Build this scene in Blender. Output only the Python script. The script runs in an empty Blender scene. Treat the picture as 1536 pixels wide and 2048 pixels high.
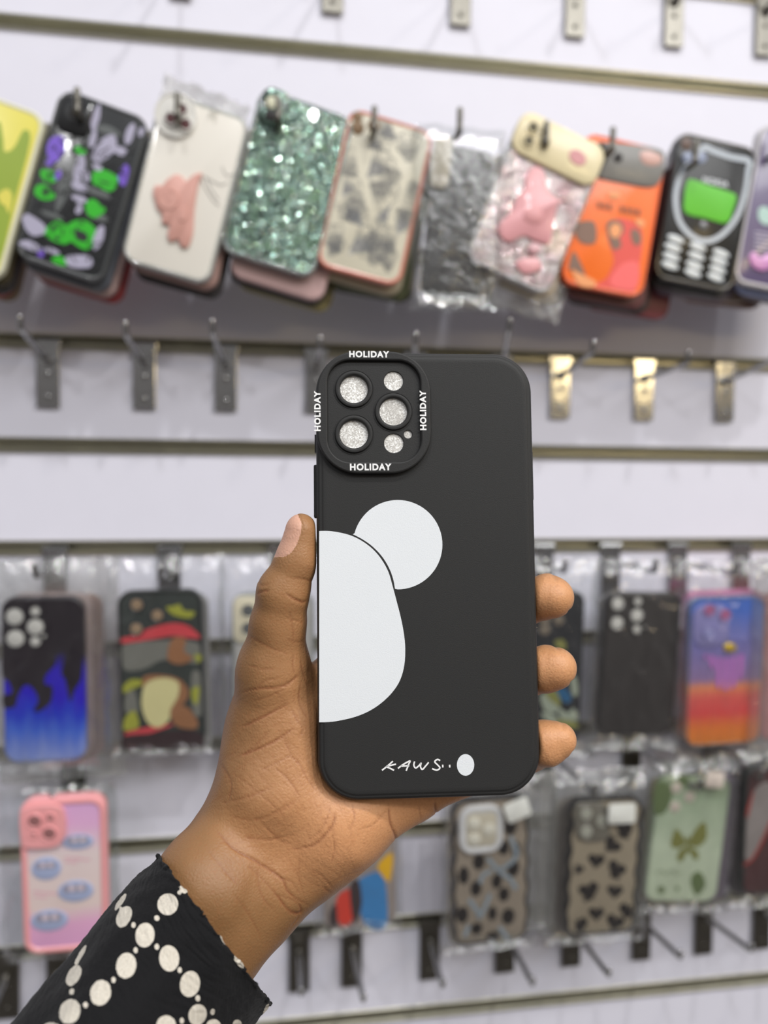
import bpy, bmesh, math, random
import numpy as np
from mathutils import Vector, Matrix, noise
random.seed(7)
S = bpy.context.scene
COL = S.collection
F, CX, CY = 1547.0, 768.0, 1024.0          # focal length and centre in photo pixels (1536 x 2048)

# ---------------------------------------------------------------- camera frame
def rot(yaw, pitch, roll):
    return Matrix.Rotation(yaw, 3, 'Z') @ Matrix.Rotation(pitch, 3, 'X') @ Matrix.Rotation(roll, 3, 'Y')
RC = rot(math.radians(-8.764), math.radians(-1.969), math.radians(-0.39))   # right, forward, up
CAM = Vector((0.0, -0.7951, 1.35))
ZS0 = 1.35 + 0.1376                         # height of slat groove number 0
def ray(px, py): return RC @ Vector(((px-CX)/F, 1.0, (CY-py)/F))
def wp(px, py, h=0.0):                      # point at distance h (metres) in front of the wall plane
    d = ray(px, py); t = (-h - CAM.y)/d.y
    return CAM + d*t
def cp(px, py, d):                          # point at camera depth d in millimetres
    return CAM + ray(px, py)*(d/1000.0)
M_CAM = Matrix.Translation(CAM) @ RC.to_4x4()

cam = bpy.data.objects.new('camera', bpy.data.cameras.new('camera')); COL.objects.link(cam)
c = cam.data; c.sensor_fit = 'VERTICAL'; c.sensor_height = 36; c.lens = F/2048*36; c.clip_start = .01; c.clip_end = 50
cam.matrix_world = Matrix.Translation(CAM) @ Matrix((RC.col[0], RC.col[2], -RC.col[1])).transposed().to_4x4()
c.dof.use_dof = True; c.dof.focus_distance = 0.281; c.dof.aperture_fstop = 5.8
S.camera = cam

# ---------------------------------------------------------------- materials
def lin(c):
    return tuple(((v/255.)/12.92 if v/255. <= .04045 else ((v/255.+.055)/1.055)**2.4) for v in c) + (1.,)
MATS = {}
def nd(nt, t, **kw):
    n = nt.nodes.new(t)
    for k, v in kw.items(): setattr(n, k, v)
    return n
def mat(name, rgb, rough=.5, metal=0., coat=0., spec=.5, var=.06, bump=0., bscale=400., sss=0., trans=0.):
    if name in MATS: return MATS[name]
    m = bpy.data.materials.new(name); m.use_nodes = True; nt = m.node_tree; L = nt.links
    b = nt.nodes['Principled BSDF']; tc = nd(nt, 'ShaderNodeTexCoord')
    nz = nd(nt, 'ShaderNodeTexNoise'); nz.inputs['Scale'].default_value = 35; L.new(tc.outputs['Object'], nz.inputs['Vector'])
    mx = nd(nt, 'ShaderNodeMix', data_type='RGBA'); c0 = lin(rgb)
    mx.inputs['A'].default_value = tuple(min(1, v*(1-var)) for v in c0[:3])+(1,)
    mx.inputs['B'].default_value = tuple(min(1, v*(1+var)) for v in c0[:3])+(1,)
    L.new(nz.outputs['Fac'], mx.inputs['Factor']); L.new(mx.outputs['Result'], b.inputs['Base Color'])
    b.inputs['Roughness'].default_value = rough; b.inputs['Metallic'].default_value = metal
    b.inputs['Coat Weight'].default_value = coat; b.inputs['Coat Roughness'].default_value = .08
    b.inputs['Specular IOR Level'].default_value = spec
    if sss:
        b.inputs['Subsurface Weight'].default_value = sss; b.inputs['Subsurface Radius'].default_value = (1., .4, .2); b.inputs['Subsurface Scale'].default_value = .004
    if trans: b.inputs['Transmission Weight'].default_value = trans
    if bump:
        n2 = nd(nt, 'ShaderNodeTexNoise'); n2.inputs['Scale'].default_value = bscale; n2.inputs['Detail'].default_value = 4
        L.new(tc.outputs['Object'], n2.inputs['Vector'])
        bp = nd(nt, 'ShaderNodeBump'); bp.inputs['Strength'].default_value = bump; bp.inputs['Distance'].default_value = .001
        L.new(n2.outputs['Fac'], bp.inputs['Height']); L.new(bp.outputs['Normal'], b.inputs['Normal'])
    MATS[name] = m
    return m
def film_mat(name, base=.10, tint=(238, 240, 240), rough=.12, milk=.0):
    """thin clear plastic film: mostly see-through, with a glossy surface"""
    if name in MATS: return MATS[name]
    m = bpy.data.materials.new(name); m.use_nodes = True; nt = m.node_tree; L = nt.links
    for n in list(nt.nodes): nt.nodes.remove(n)
    out = nd(nt, 'ShaderNodeOutputMaterial'); tr = nd(nt, 'ShaderNodeBsdfTransparent'); tr.inputs['Color'].default_value = lin(tint)
    gl = nd(nt, 'ShaderNodeBsdfGlossy'); gl.inputs['Roughness'].default_value = rough
    df = nd(nt, 'ShaderNodeBsdfDiffuse'); df.inputs['Color'].default_value = (.85, .85, .85, 1)
    lw = nd(nt, 'ShaderNodeLayerWeight'); lw.inputs['Blend'].default_value = .35
    ma = nd(nt, 'ShaderNodeMath', operation='MULTIPLY_ADD'); ma.inputs[1].default_value = .45; ma.inputs[2].default_value = base
    L.new(lw.outputs['Facing'], ma.inputs[0])
    m1 = nd(nt, 'ShaderNodeMixShader'); L.new(ma.outputs[0], m1.inputs[0]); L.new(tr.outputs[0], m1.inputs[1]); L.new(gl.outputs[0], m1.inputs[2])
    m2 = nd(nt, 'ShaderNodeMixShader'); m2.inputs[0].default_value = milk; L.new(m1.outputs[0], m2.inputs[1]); L.new(df.outputs[0], m2.inputs[2])
    tc = nd(nt, 'ShaderNodeTexCoord'); nz = nd(nt, 'ShaderNodeTexNoise'); nz.inputs['Scale'].default_value = 90; nz.inputs['Detail'].default_value = 3; nz.inputs['Distortion'].default_value = 1.5
    L.new(tc.outputs['Object'], nz.inputs['Vector'])
    bp = nd(nt, 'ShaderNodeBump'); bp.inputs['Strength'].default_value = .35; bp.inputs['Distance'].default_value = .003
    L.new(nz.outputs['Fac'], bp.inputs['Height']); L.new(bp.outputs['Normal'], gl.inputs['Normal'])
    L.new(m2.outputs[0], out.inputs['Surface']); MATS[name] = m
    return m
def glitter_mat(name, cols, scale=700., metal=.8, tilt=.9, rough=.12):
    """flakes: every voronoi cell has a colour and a tilt of its own"""
    if name in MATS: return MATS[name]
    m = bpy.data.materials.new(name); m.use_nodes = True; nt = m.node_tree; L = nt.links; b = nt.nodes['Principled BSDF']
    tc = nd(nt, 'ShaderNodeTexCoord'); nz = nd(nt, 'ShaderNodeTexNoise'); nz.inputs['Scale'].default_value = 60; nz.inputs['Detail'].default_value = 3
    L.new(tc.outputs['Object'], nz.inputs['Vector'])
    vo = nd(nt, 'ShaderNodeTexVoronoi'); vo.inputs['Scale'].default_value = scale; L.new(tc.outputs['Object'], vo.inputs['Vector'])
    ad = nd(nt, 'ShaderNodeMath', operation='ADD'); sp = nd(nt, 'ShaderNodeSeparateColor'); L.new(vo.outputs['Color'], sp.inputs[0])
    mu = nd(nt, 'ShaderNodeMath', operation='MULTIPLY_ADD'); mu.inputs[1].default_value = .45; mu.inputs[2].default_value = -.22
    L.new(sp.outputs[0], mu.inputs[0]); L.new(mu.outputs[0], ad.inputs[0]); L.new(nz.outputs['Fac'], ad.inputs[1])
    cr = nd(nt, 'ShaderNodeValToRGB'); e = cr.color_ramp.elements
    while len(e) < len(cols): e.new(.5)
    for i, cc in enumerate(cols): e[i].position = .3+.4*i/(len(cols)-1); e[i].color = lin(cc)
    L.new(ad.outputs[0], cr.inputs[0]); L.new(cr.outputs[0], b.inputs['Base Color'])
    ge = nd(nt, 'ShaderNodeNewGeometry')
    v1 = nd(nt, 'ShaderNodeVectorMath', operation='SUBTRACT'); v1.inputs[1].default_value = (.5, .5, .5); L.new(vo.outputs['Color'], v1.inputs[0])
    v2 = nd(nt, 'ShaderNodeVectorMath', operation='SCALE'); v2.inputs['Scale'].default_value = tilt; L.new(v1.outputs[0], v2.inputs[0])
    v3 = nd(nt, 'ShaderNodeVectorMath', operation='ADD'); L.new(v2.outputs[0], v3.inputs[0]); L.new(ge.outputs['Normal'], v3.inputs[1])
    v4 = nd(nt, 'ShaderNodeVectorMath', operation='NORMALIZE'); L.new(v3.outputs[0], v4.inputs[0]); L.new(v4.outputs[0], b.inputs['Normal'])
    b.inputs['Roughness'].default_value = rough; b.inputs['Metallic'].default_value = metal
    b.inputs['Coat Weight'].default_value = .6; MATS[name] = m
    return m
def ramp_mat(name, stops, axis='Y', half=.08, rough=.3, nscale=25., namt=.0, coat=.3, stretch=(1, 1, 1)):
    """printed colour gradient along the case, stops in -1..1 of its half length"""
    m = bpy.data.materials.new(name); m.use_nodes = True; nt = m.node_tree; L = nt.links; b = nt.nodes['Principled BSDF']
    tc = nd(nt, 'ShaderNodeTexCoord'); sx = nd(nt, 'ShaderNodeSeparateXYZ'); L.new(tc.outputs['Object'], sx.inputs[0])
    mp = nd(nt, 'ShaderNodeMapping'); mp.inputs['Scale'].default_value = stretch; L.new(tc.outputs['Object'], mp.inputs[0])
    nz = nd(nt, 'ShaderNodeTexNoise'); nz.inputs['Scale'].default_value = nscale; nz.inputs['Detail'].default_value = 2; L.new(mp.outputs[0], nz.inputs['Vector'])
    m1 = nd(nt, 'ShaderNodeMath', operation='MULTIPLY_ADD'); m1.inputs[1].default_value = .5/half; m1.inputs[2].default_value = .5; L.new(sx.outputs[axis], m1.inputs[0])
    m2 = nd(nt, 'ShaderNodeMath', operation='MULTIPLY_ADD'); m2.inputs[1].default_value = namt; L.new(nz.outputs['Fac'], m2.inputs[0]); L.new(m1.outputs[0], m2.inputs[2])
    m3 = nd(nt, 'ShaderNodeMath', operation='SUBTRACT'); m3.inputs[1].default_value = namt/2; L.new(m2.outputs[0], m3.inputs[0])
    cr = nd(nt, 'ShaderNodeValToRGB'); e = cr.color_ramp.elements
    while len(e) < len(stops): e.new(.5)
    for i, (p, cc) in enumerate(stops): e[i].position = p; e[i].color = lin(cc)
    L.new(m3.outputs[0], cr.inputs[0]); L.new(cr.outputs[0], b.inputs['Base Color'])
    b.inputs['Roughness'].default_value = rough; b.inputs['Coat Weight'].default_value = coat
    MATS[name] = m
    return m

# ---------------------------------------------------------------- mesh helpers
def tag(o, label=None, cat=None, group=None, kind=None):
    if label: o['label'] = label
    if cat: o['category'] = cat
    if group: o['group'] = group
    if kind: o['kind'] = kind
    return o
def mesh_obj(name, verts, faces, m, parent=None, smooth=True, matrix=None):
    me = bpy.data.meshes.new(name); me.from_pydata([tuple(v) for v in verts], [], faces); me.update()
    if smooth: me.polygons.foreach_set('use_smooth', [True]*len(me.polygons))
    if m: me.materials.append(m)
    o = bpy.data.objects.new(name, me); COL.objects.link(o)
    if parent: o.parent = parent
    if matrix is not None: o.matrix_world = matrix
    return o
def empty(name, matrix, label, cat, group=None):
    o = bpy.data.objects.new(name, None); o.empty_display_size = .01; COL.objects.link(o); o.matrix_world = matrix
    return tag(o, label, cat, group)
class MB:
    def __init__(s): s.v = []; s.f = []
    def add(s, v, f):
        n = len(s.v); s.v += [Vector(q) for q in v]; s.f += [[i+n for i in q] for q in f]; return s
    def box(s, c, d, M=None):
        x, y, z = (q/2 for q in d); vs = [Vector((c[0]+i*x, c[1]+j*y, c[2]+k*z)) for i in (-1, 1) for j in (-1, 1) for k in (-1, 1)]
        if M: vs = [M @ v for v in vs]
        return s.add(vs, [(0, 1, 3, 2), (4, 6, 7, 5), (0, 4, 5, 1), (2, 3, 7, 6), (0, 2, 6, 4), (1, 5, 7, 3)])
    def tube(s, path, r, seg=14, cap=True):
        path = [Vector(p) for p in path]; n = len(path); rs = r if isinstance(r, (list, tuple)) else [r]*n
        if cap:                                                 # rounded ends
            d = (path[0]-path[1]).normalized(); e = (path[-1]-path[-2]).normalized()
            path = [path[0]+d*rs[0]*k for k in (.98, .7, .35)]+path+[path[-1]+e*rs[-1]*k for k in (.35, .7, .98)]
            rs = [rs[0]*k for k in (.2, .71, .94)]+list(rs)+[rs[-1]*k for k in (.94, .71, .2)]; n = len(path)
        vs = []; up = None
        for i, p in enumerate(path):
            t = (path[min(i+1, n-1)]-path[max(i-1, 0)]).normalized()
            if up is None: up = t.orthogonal().normalized()
            up = (up-t*up.dot(t)).normalized(); bi = t.cross(up)
            vs += [p+(up*math.cos(a)+bi*math.sin(a))*rs[i] for a in (2*math.pi*k/seg for k in range(seg))]
        fs = [(i*seg+k, i*seg+(k+1) % seg, (i+1)*seg+(k+1) % seg, (i+1)*seg+k) for i in range(n-1) for k in range(seg)]
        fs += [tuple(range(seg))[::-1], tuple((n-1)*seg+k for k in range(seg))]
        return s.add(vs, fs)
    def sphere(s, c, r, u=14, w=8, sc=(1, 1, 1)):
        vs = [Vector((c[0], c[1], c[2]+r*sc[2]))]
        for i in range(1, w):
            for k in range(u):
                a = math.pi*i/w; b = 2*math.pi*k/u
                vs.append(Vector((c[0]+r*sc[0]*math.sin(a)*math.cos(b), c[1]+r*sc[1]*math.sin(a)*math.sin(b), c[2]+r*sc[2]*math.cos(a))))
        vs.append(Vector((c[0], c[1], c[2]-r*sc[2]))); l = len(vs)-1
        fs = [(0, 1+k, 1+(k+1) % u) for k in range(u)]+[(l, l-u+(k+1) % u, l-u+k) for k in range(u)]
        fs += [(1+i*u+k, 1+(i+1)*u+k, 1+(i+1)*u+(k+1) % u, 1+i*u+(k+1) % u) for i in range(w-2) for k in range(u)]
        return s.add(vs, fs)
    def ribbon(s, pts, wd, z, cyc=False):
        p = [Vector((q[0], q[1])) for q in pts]; n = len(p); vs = []
        for i in range(n):
            a = p[(i-1) % n] if (cyc or i) else p[0]; b = p[(i+1) % n] if (cyc or i < n-1) else p[-1]
            t = (b-a); t = t.normalized() if t.length else Vector((1, 0)); nn = Vector((-t.y, t.x)); w = wd[i] if isinstance(wd, (list, tuple)) else wd
            vs += [(p[i].x+nn.x*w/2, p[i].y+nn.y*w/2, z), (p[i].x-nn.x*w/2, p[i].y-nn.y*w/2, z)]
        fs = [(2*i, 2*i+1, 2*((i+1) % n)+1, 2*((i+1) % n)) for i in range(n if cyc else n-1)]
        return s.add(vs, fs)
    def poly(s, pts, z, th=0.):
        n = len(pts); ar = sum(pts[i][0]*pts[(i+1) % n][1]-pts[(i+1) % n][0]*pts[i][1] for i in range(n))
        if ar < 0: pts = pts[::-1]
        if not th: return s.add([(x, y, z) for x, y in pts], [tuple(range(n))])
        s.add([(x, y, z) for x, y in pts]+[(x, y, z-th) for x, y in pts], [tuple(range(n))]+[(i, i+n, (i+1) % n+n, (i+1) % n) for i in range(n)])
        return s
    def loft(s, outline, prof):
        """closed outline swept through (inset, z) pairs, both ends capped"""
        n = len(outline); nn = []
        for i in range(n):
            a = Vector(outline[i-1]); b = Vector(outline[(i+1) % n]); t = (b-a).normalized(); nn.append(Vector((t.y, -t.x)))
        vs = []
        for ins, z in prof: vs += [(outline[i][0]-nn[i].x*ins, outline[i][1]-nn[i].y*ins, z) for i in range(n)]
        m = len(prof)
        fs = [(j*n+i, j*n+(i+1) % n, (j+1)*n+(i+1) % n, (j+1)*n+i) for j in range(m-1) for i in range(n)]
        fs += [tuple(range(n))[::-1], tuple((m-1)*n+i for i in range(n))]
        return s.add(vs, fs)
    def build(s, name, m, parent=None, smooth=True, matrix=None, auto=True):
        o = mesh_obj(name, s.v, s.f, m, parent, smooth, matrix)
        if smooth and auto: o.data.set_sharp_from_angle(angle=math.radians(38))
        return o
def rrect(w, h, r, seg=9, cx=0., cy=0.):                         # counter-clockwise rounded rectangle
    r = min(r, w/2-1e-5, h/2-1e-5); o = []
    for (sx, sy, a0) in ((1, -1, -90), (1, 1, 0), (-1, 1, 90), (-1, -1, 180)):
        for k in range(seg+1):
            a = math.radians(a0+90*k/seg); o.append((cx+sx*(w/2-r)+r*math.cos(a), cy+sy*(h/2-r)+r*math.sin(a)))
    return o
def circ(x, y, r, n=28, ry=None, ang=0):
    ry = ry or r; ca, sa = math.cos(ang), math.sin(ang)
    return [(x+r*math.cos(t)*ca-ry*math.sin(t)*sa, y+r*math.cos(t)*sa+ry*math.sin(t)*ca) for t in (2*math.pi*k/n for k in range(n))]
def spline(pts, n=8, cyc=True):
    out = []; N = len(pts)
    for i in range(N if cyc else N-1):
        g = (lambda k: pts[k % N]) if cyc else (lambda k: pts[max(0, min(N-1, k))])
        p0, p1, p2, p3 = g(i-1), g(i), g(i+1), g(i+2)
        for k in range(n):
            t = k/n
            out.append(tuple(.5*((2*p1[a])+(-p0[a]+p2[a])*t+(2*p0[a]-5*p1[a]+4*p2[a]-p3[a])*t*t+(-p0[a]+3*p1[a]-3*p2[a]+p3[a])*t**3) for a in range(len(p1))))
    if not cyc: out.append(tuple(pts[-1]))
    return out
def holed_plate(name, loops, z0, z1, bev, m, parent, matrix=None):
    """first loop is the outline, the others are holes"""
    cu = bpy.data.curves.new(name, 'CURVE'); cu.dimensions = '2D'; cu.fill_mode = 'BOTH'
    cu.extrude = (z1-z0)/2-bev; cu.bevel_depth = bev; cu.bevel_resolution = 2; cu.offset = -bev
    for lp in loops:
        sp = cu.splines.new('POLY'); sp.points.add(len(lp)-1); sp.use_cyclic_u = True
        for i, (x, y) in enumerate(lp): sp.points[i].co = (x, y, 0, 1)
    return curve_obj(name, cu, m, parent, (z0+z1)/2)
def curve_obj(name, cu, m, parent, zoff=0., M=None):
    t = bpy.data.objects.new('tmp', cu); COL.objects.link(t)
    dg = bpy.context.evaluated_depsgraph_get(); dg.update()
    me = bpy.data.meshes.new_from_object(t.evaluated_get(dg)); bpy.data.objects.remove(t); bpy.data.curves.remove(cu)
    me.name = name; me.transform(Matrix.Translation((0, 0, zoff)) if M is None else M); me.materials.clear(); me.materials.append(m)
    o = bpy.data.objects.new(name, me); COL.objects.link(o); o.parent = parent
    me.polygons.foreach_set('use_smooth', [True]*len(me.polygons)); me.set_sharp_from_angle(angle=math.radians(38))
    return o
def lettering(name, text, x, y, z, height, width, m, parent, ang=0., bold=.0, th=.0001):
    cu = bpy.data.curves.new(name, 'FONT'); cu.body = text; cu.align_x = 'CENTER'; cu.align_y = 'CENTER'
    cu.size = height/.72; cu.extrude = th/2; cu.offset = bold*cu.size; cu.space_character = 1.18
    o = curve_obj(name, cu, m, parent, 0.)
    xs = [v.co.x for v in o.data.vertices]; ys = [v.co.y for v in o.data.vertices]
    w, h = max(xs)-min(xs), max(ys)-min(ys); cx, cy = (max(xs)+min(xs))/2, (max(ys)+min(ys))/2
    o.data.transform(Matrix.Translation((x, y, z)) @ Matrix.Rotation(ang, 4, 'Z') @ Matrix.Diagonal((width/w, height/h, 1, 1)) @ Matrix.Translation((-cx, -cy, 0)))
    return o
# ================================================================ the slat wall
M_WALL = mat('white_laminate', (221, 220, 232), .55, var=.02, bump=.03, bscale=900)
M_ALU = mat('brushed_aluminium', (188, 185, 168), .34, metal=.85, var=.1, bump=.15, bscale=150)
M_GROOVE = mat('groove_core', (96, 92, 80), .6, var=.2)
M_CHROME = mat('chrome', (176, 176, 176), .14, metal=1., var=.08, bump=.25, bscale=60)
M_STEEL = mat('dark_plated_steel', (112, 109, 102), .3, metal=.9, var=.12, bump=.1, bscale=200)
XL, XR = -1.1, 1.5
def slot_z(k): return ZS0-.1*k
mb = MB()
for k in range(-9, 12):                     # boards between grooves
    zt, zb = slot_z(k)-.006, slot_z(k+1)+.006
    mb.box(((XL+XR)/2, .009, (zt+zb)/2), (XR-XL, .018, zt-zb))
mb.box(((XL+XR)/2, .024, slot_z(1)), (XR-XL, .012, 2.2))
tag(mb.build('wall_back', M_WALL, smooth=False), kind='structure')
for i, k in enumerate(range(-9, 12)):       # aluminium inserts in the grooves
    z = slot_z(k)
    prof = [(.0155, .0058), (-.0012, .0058), (-.0022, .0068), (-.0026, .0064), (-.0022, .0046), (.002, .0044), (.006, .0026), (.0135, .0022), (.0135, -.0022),
            (.006, -.0026), (.004, -.0040), (-.0008, -.0043), (-.0034, -.0060), (-.0030, -.0076), (-.0010, -.0078), (.0, -.0058), (.0155, -.0058)]
    vs = [(x, y, z+dz) for x in (XL, XR) for y, dz in prof]; n = len(prof)
    fs = [(j, (j+1) % n, (j+1) % n+n, j+n) for j in range(n)]+[tuple(range(n)), tuple(range(n, 2*n))[::-1]]
    tag(mesh_obj('trim_%d' % (i+1), vs, fs, M_ALU, smooth=False), kind='structure')

# ================================================================ hooks
def hook(px, tip, k, label, group, length=.092, plate=True, up=.010, gloss=True, ph=.066):
    """backplate clipped into groove k under photo column px; the prong ends where pixel 'tip' is, 'length' off the wall"""
    z = slot_z(k); base = wp(px, 1000, 0)
    for _ in range(6):                       # find x on the wall where this column meets the groove height
        d = z-.02-base.z; py = CY
        q = RC.transposed() @ (Vector((base.x, 0, z-.02))-CAM); u = CX+F*q.x/q.y
        base.x += (px-u)/F*q.y
    root = empty('display_hook', Matrix.Translation((base.x, -.0035, z-.02)), label, 'hook', group)
    m = M_CHROME if gloss else M_STEEL
    b = MB().box((0, -.0006, -.0145), (.0215, .0016, ph-.006)).box((0, .0005, .0170), (.0245, .0050, .0055)).box((0, .0045, .0202), (.0245, .010, .0016))
    o = b.build('backplate', m, root, smooth=False)
    bv = o.modifiers.new('b', 'BEVEL'); bv.width = .0005; bv.segments = 2
    sc_ = MB().sphere((0, -.0020, -.012), .0026, sc=(1, .5, 1)).sphere((0, -.0020, -.034), .0026, sc=(1, .5, 1)); sc_.build('rivet', m, root)
    t = wp(tip[0], tip[1], length)-root.location
    p0 = Vector((0, -.001, 0)); elbow = t-Vector((0, -.004, up))
    path = spline([tuple(p0), tuple(p0.lerp(elbow, .35)), tuple(p0.lerp(elbow, .75)), tuple(elbow), tuple(elbow+Vector((0, -.003, up*.35))), tuple(t)], 5, False)
    MB().tube(path, .0027, 12).build('prong', m if up > .012 else M_CHROME, root)
    MB().tube([p0+Vector((0, .0015, 0)), p0.lerp(elbow, .06)], .0045, 12).build('weld_collar', m, root)
    return root
H_TOP = 'empty hooks above the top row of cases'
for px, x2, side in ((362, 300, 'first on the left, short end showing'), (665, 640, 'second from the left'), (920, 930, 'third from the left, right of centre'),
             (1148, 1185, 'fourth from the left'), (1345, 1400, 'second from the right edge'), (1526, 1600, 'at the right edge')):
    hook(px, (x2+(x2-530)*.06, -250), -4, 'dark hook plate hanging above the upper metal rail, '+side, H_TOP, gloss=False)
H_MID = 'empty hooks on the rail behind the hand held case'
for px, tip, lab in ((98, (40, 634), 'chrome hook on the middle rail at far left, under the comic print case'),
                     (290, (251, 646), 'chrome hook on the middle rail under the white case with the pink figure'),
                     (452, (425, 642), 'chrome hook on the middle rail under the green glitter case'),
                     (632, (640, 676), 'chrome hook half hidden at the left edge of the held case'),
                     (828, (832, 668), 'chrome hook hidden behind the held case with only its tip above it'),
                     (1000, (1020, 640), 'chrome hook behind the top right of the held case, tip above it'),
                     (1118, (1187, 683), 'chrome hook just right of the held case, first on the right side'),
                     (1285, (1377, 705), 'chrome hook on the middle rail under the orange case, long gold reflection'),
                     (1446, (1548, 700), 'chrome middle rail hook nearest the right edge, under the old phone case')):
    hook(px, tip, 0, lab, H_MID, length=.085)
H_ROW = 'hooks carrying the top row of cases'
TOPHOOK = [((-40, 150), 'the yellow and green case'), ((154, 180), 'the black comic print case'), ((355, 190), 'the white case with the pink figure'), ((557, 196), 'the green glitter case'),
           ((749, 217), 'the cream leaf drawing case'), ((920, 220), 'the bagged plain black case'), ((1093, 247), 'the pink glitter case'), ((1226, 259), 'the orange case'),
           ((1392, 285), 'the old phone shaped case'), ((1560, 262), 'the purple case at the right edge')]
for (x, y), lab in TOPHOOK:
    u = 530+(x-530)*.86
    hook(u, (x, y), -2, 'thin steel hook prong poking out above '+lab, H_ROW, length=.130, gloss=False, up=.018)
H_LOW = 'hooks on the rail behind the bagged cases'
for px, tip, lab in ((112, (70, 1130), 'the blue flame case'), (340, (320, 1135), 'the red mushroom print case'), (560, (556, 1130), 'the cream case behind the thumb'),
                     (1085, (1130, 1122), 'the colourful black case behind the fingers'), (1218, (1312, 1122), 'the plain black case with lens holes'),
                     (1352, (1470, 1128), 'the blue and orange ribbed case'), (1478, (1580, 1140), 'the pink case at the right edge')):
    hook(px, tip, 2, 'hook on the rail above '+lab, H_LOW, length=.088)
H_LOW2 = 'hooks hidden behind the lowest bagged cases'
for px, tip, lab in ((150, (105, 1590), 'the pink cloud print case'), (690, (715, 1610), 'the bagged toy coloured case behind the wrist'),
                     (905, (965, 1560), 'the black spotted case with white camera frame'), (1085, (1190, 1570), 'the black heart print case'),
                     (1260, (1400, 1560), 'the green butterfly case'), (1420, (1525, 1540), 'the dark red case at the right edge')):
    hook(px, tip, 4, 'hook holding '+lab, H_LOW2, length=.085, gloss=False)
H_BOT = 'empty hooks on the lowest rail'
for px, tip, lab in ((18, (-40, 2060), 'dark hook plate at the lower left edge beside the sleeve'), (118, (80, 2080), 'dark hook plate just above the sleeve, under the pink case'),
                     (598, (603, 1978), 'lowest row hook nearest the wrist, tip pointing straight down'), (703, (727, 1990), 'lowest row hook second right of the wrist'),
                     (858, (886, 1962), 'lowest row hook left of the black spotted case'), (1008, (1066, 1958), 'lowest row hook under the black spotted case'),
                     (1140, (1218, 1940), 'lowest row hook under the black heart print case'), (1280, (1362, 1905), 'lowest row hook under the left edge of the green butterfly case'),
                     (1404, (1503, 1891), 'lowest row hook right of the green butterfly case'), (1520, (1640, 1890), 'lowest row hook at the right edge under the dark red case')):
    hook(px, tip, 6, lab, H_BOT, length=.08, gloss=False, up=.006)
# ================================================================ phone cases on the wall
CLEAR = film_mat('clear_film', .07, (252, 253, 253), .10)
CLEAR_HARD = film_mat('clear_plastic', .10, (228, 232, 232), .08, .10)
MILKY = film_mat('milky_film', .06, (246, 246, 244), .10, .10)
M_HOLE = mat('dark_opening', (30, 24, 24), .6)
M_FOAM = mat('pale_insert', (205, 203, 198), .6)
def frame_from(TL, TR, BL, h_top, h_bot):
    a, b, c_ = wp(*TL, h_top), wp(*TR, h_top), wp(*BL, h_bot)
    x = (b-a); w = x.length; y = (a-c_); h = y.length
    x.normalize(); y = (y-x*y.dot(x)*.5).normalized(); x = (x-y*x.dot(y)).normalized(); z = x.cross(y)
    ctr = (b+c_)/2
    return Matrix.Translation(ctr) @ Matrix((x, y, z)).transposed().to_4x4(), w, h
def case_outline(w, h, r, wavy=0.):
    o = rrect(w, h, r, 9)
    if wavy:
        d = []
        for i in range(len(o)):                 # add points along the straight sides
            a, b = o[i], o[(i+1) % len(o)]; n = max(1, int(math.dist(a, b)/.002))
            d += [(a[0]+(b[0]-a[0])*k/n, a[1]+(b[1]-a[1])*k/n) for k in range(n)]
        o = [(x+math.copysign(1, x)*wavy*math.sin(y/h*2*math.pi*5.5) if abs(y) < h/2-r*.6 else x, y) for x, y in d]
    return o
class Case:
    def __init__(s, name, TL, TR, BL, h, m, label, group=None, lean=.004, th=.0095, r=.0125, wavy=0., rim=None):
        s.M, s.w, s.h = frame_from(TL, TR, BL, h+lean, h-lean)
        s.root = empty(name, s.M, label, 'phone case', group); w, hh = s.w, s.h
        s.out = case_outline(w, hh, r, wavy); e = .0022
        b = MB().loft(s.out, [(.0012, -th), (.0002, -th+.0006), (0, -th+.002), (0, -e), (.0006, -.0009), (.0014, -.0002), (e, 0)])
        s.body = b.build('case_shell', m, s.root)
        if rim:                                  # raised bumper of another colour around the back panel
            n = len(s.out); b = MB(); prof = [(-.0004, -th), (-.0009, -th/2), (-.0008, -.001), (.0002, .0004), (.0016, .0006), (.0026, .0001), (.0026, -.001)]
            b.loft(s.out, prof); b.f = b.f[:-2]; b.build('bumper', rim, s.root)
    def xy(s, u, v): return ((u-.5)*s.w, (.5-v)*s.h)
    def P(s, pts): return [s.xy(*p) for p in pts]
    def blob(s, mb, pts, z=.00025, th=.0002, n=6): mb.poly(spline(s.P(pts), n), z, th); return mb
    def lens(s, u, v, r, rim_m=None, hole=M_HOLE, z=.0004, name='lens_opening'):
        x, y = s.xy(u, v)
        MB().loft(circ(x, y, r), [(0, z-.0006), (0, z+.0001), (.0002, z+.0002)]).build(name, hole, s.root)
        if rim_m:
            b = MB(); o = circ(x, y, r+.0016); b.loft(o, [(0, -.0002), (0, z+.0006), (.0004, z+.001), (.0011, z+.001), (.0016, z+.0006), (.0016, z-.0004)]); b.f = b.f[:-2]
            b.build('lens_rim', rim_m, s.root)
    def bump(s, u, v, w, h, r, m, z=.0022, name='camera_frame'):
        x, y = s.xy(u, v); b = MB().loft(rrect(w, h, r, 8, x, y), [(0, -.0005), (0, z-.0008), (.0003, z-.0003), (.0009, z)])
        return b.build(name, m, s.root), z
HANG = 'phone cases hung in the top row'
BEHIND = 'phone cases stacked behind the top row'
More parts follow.
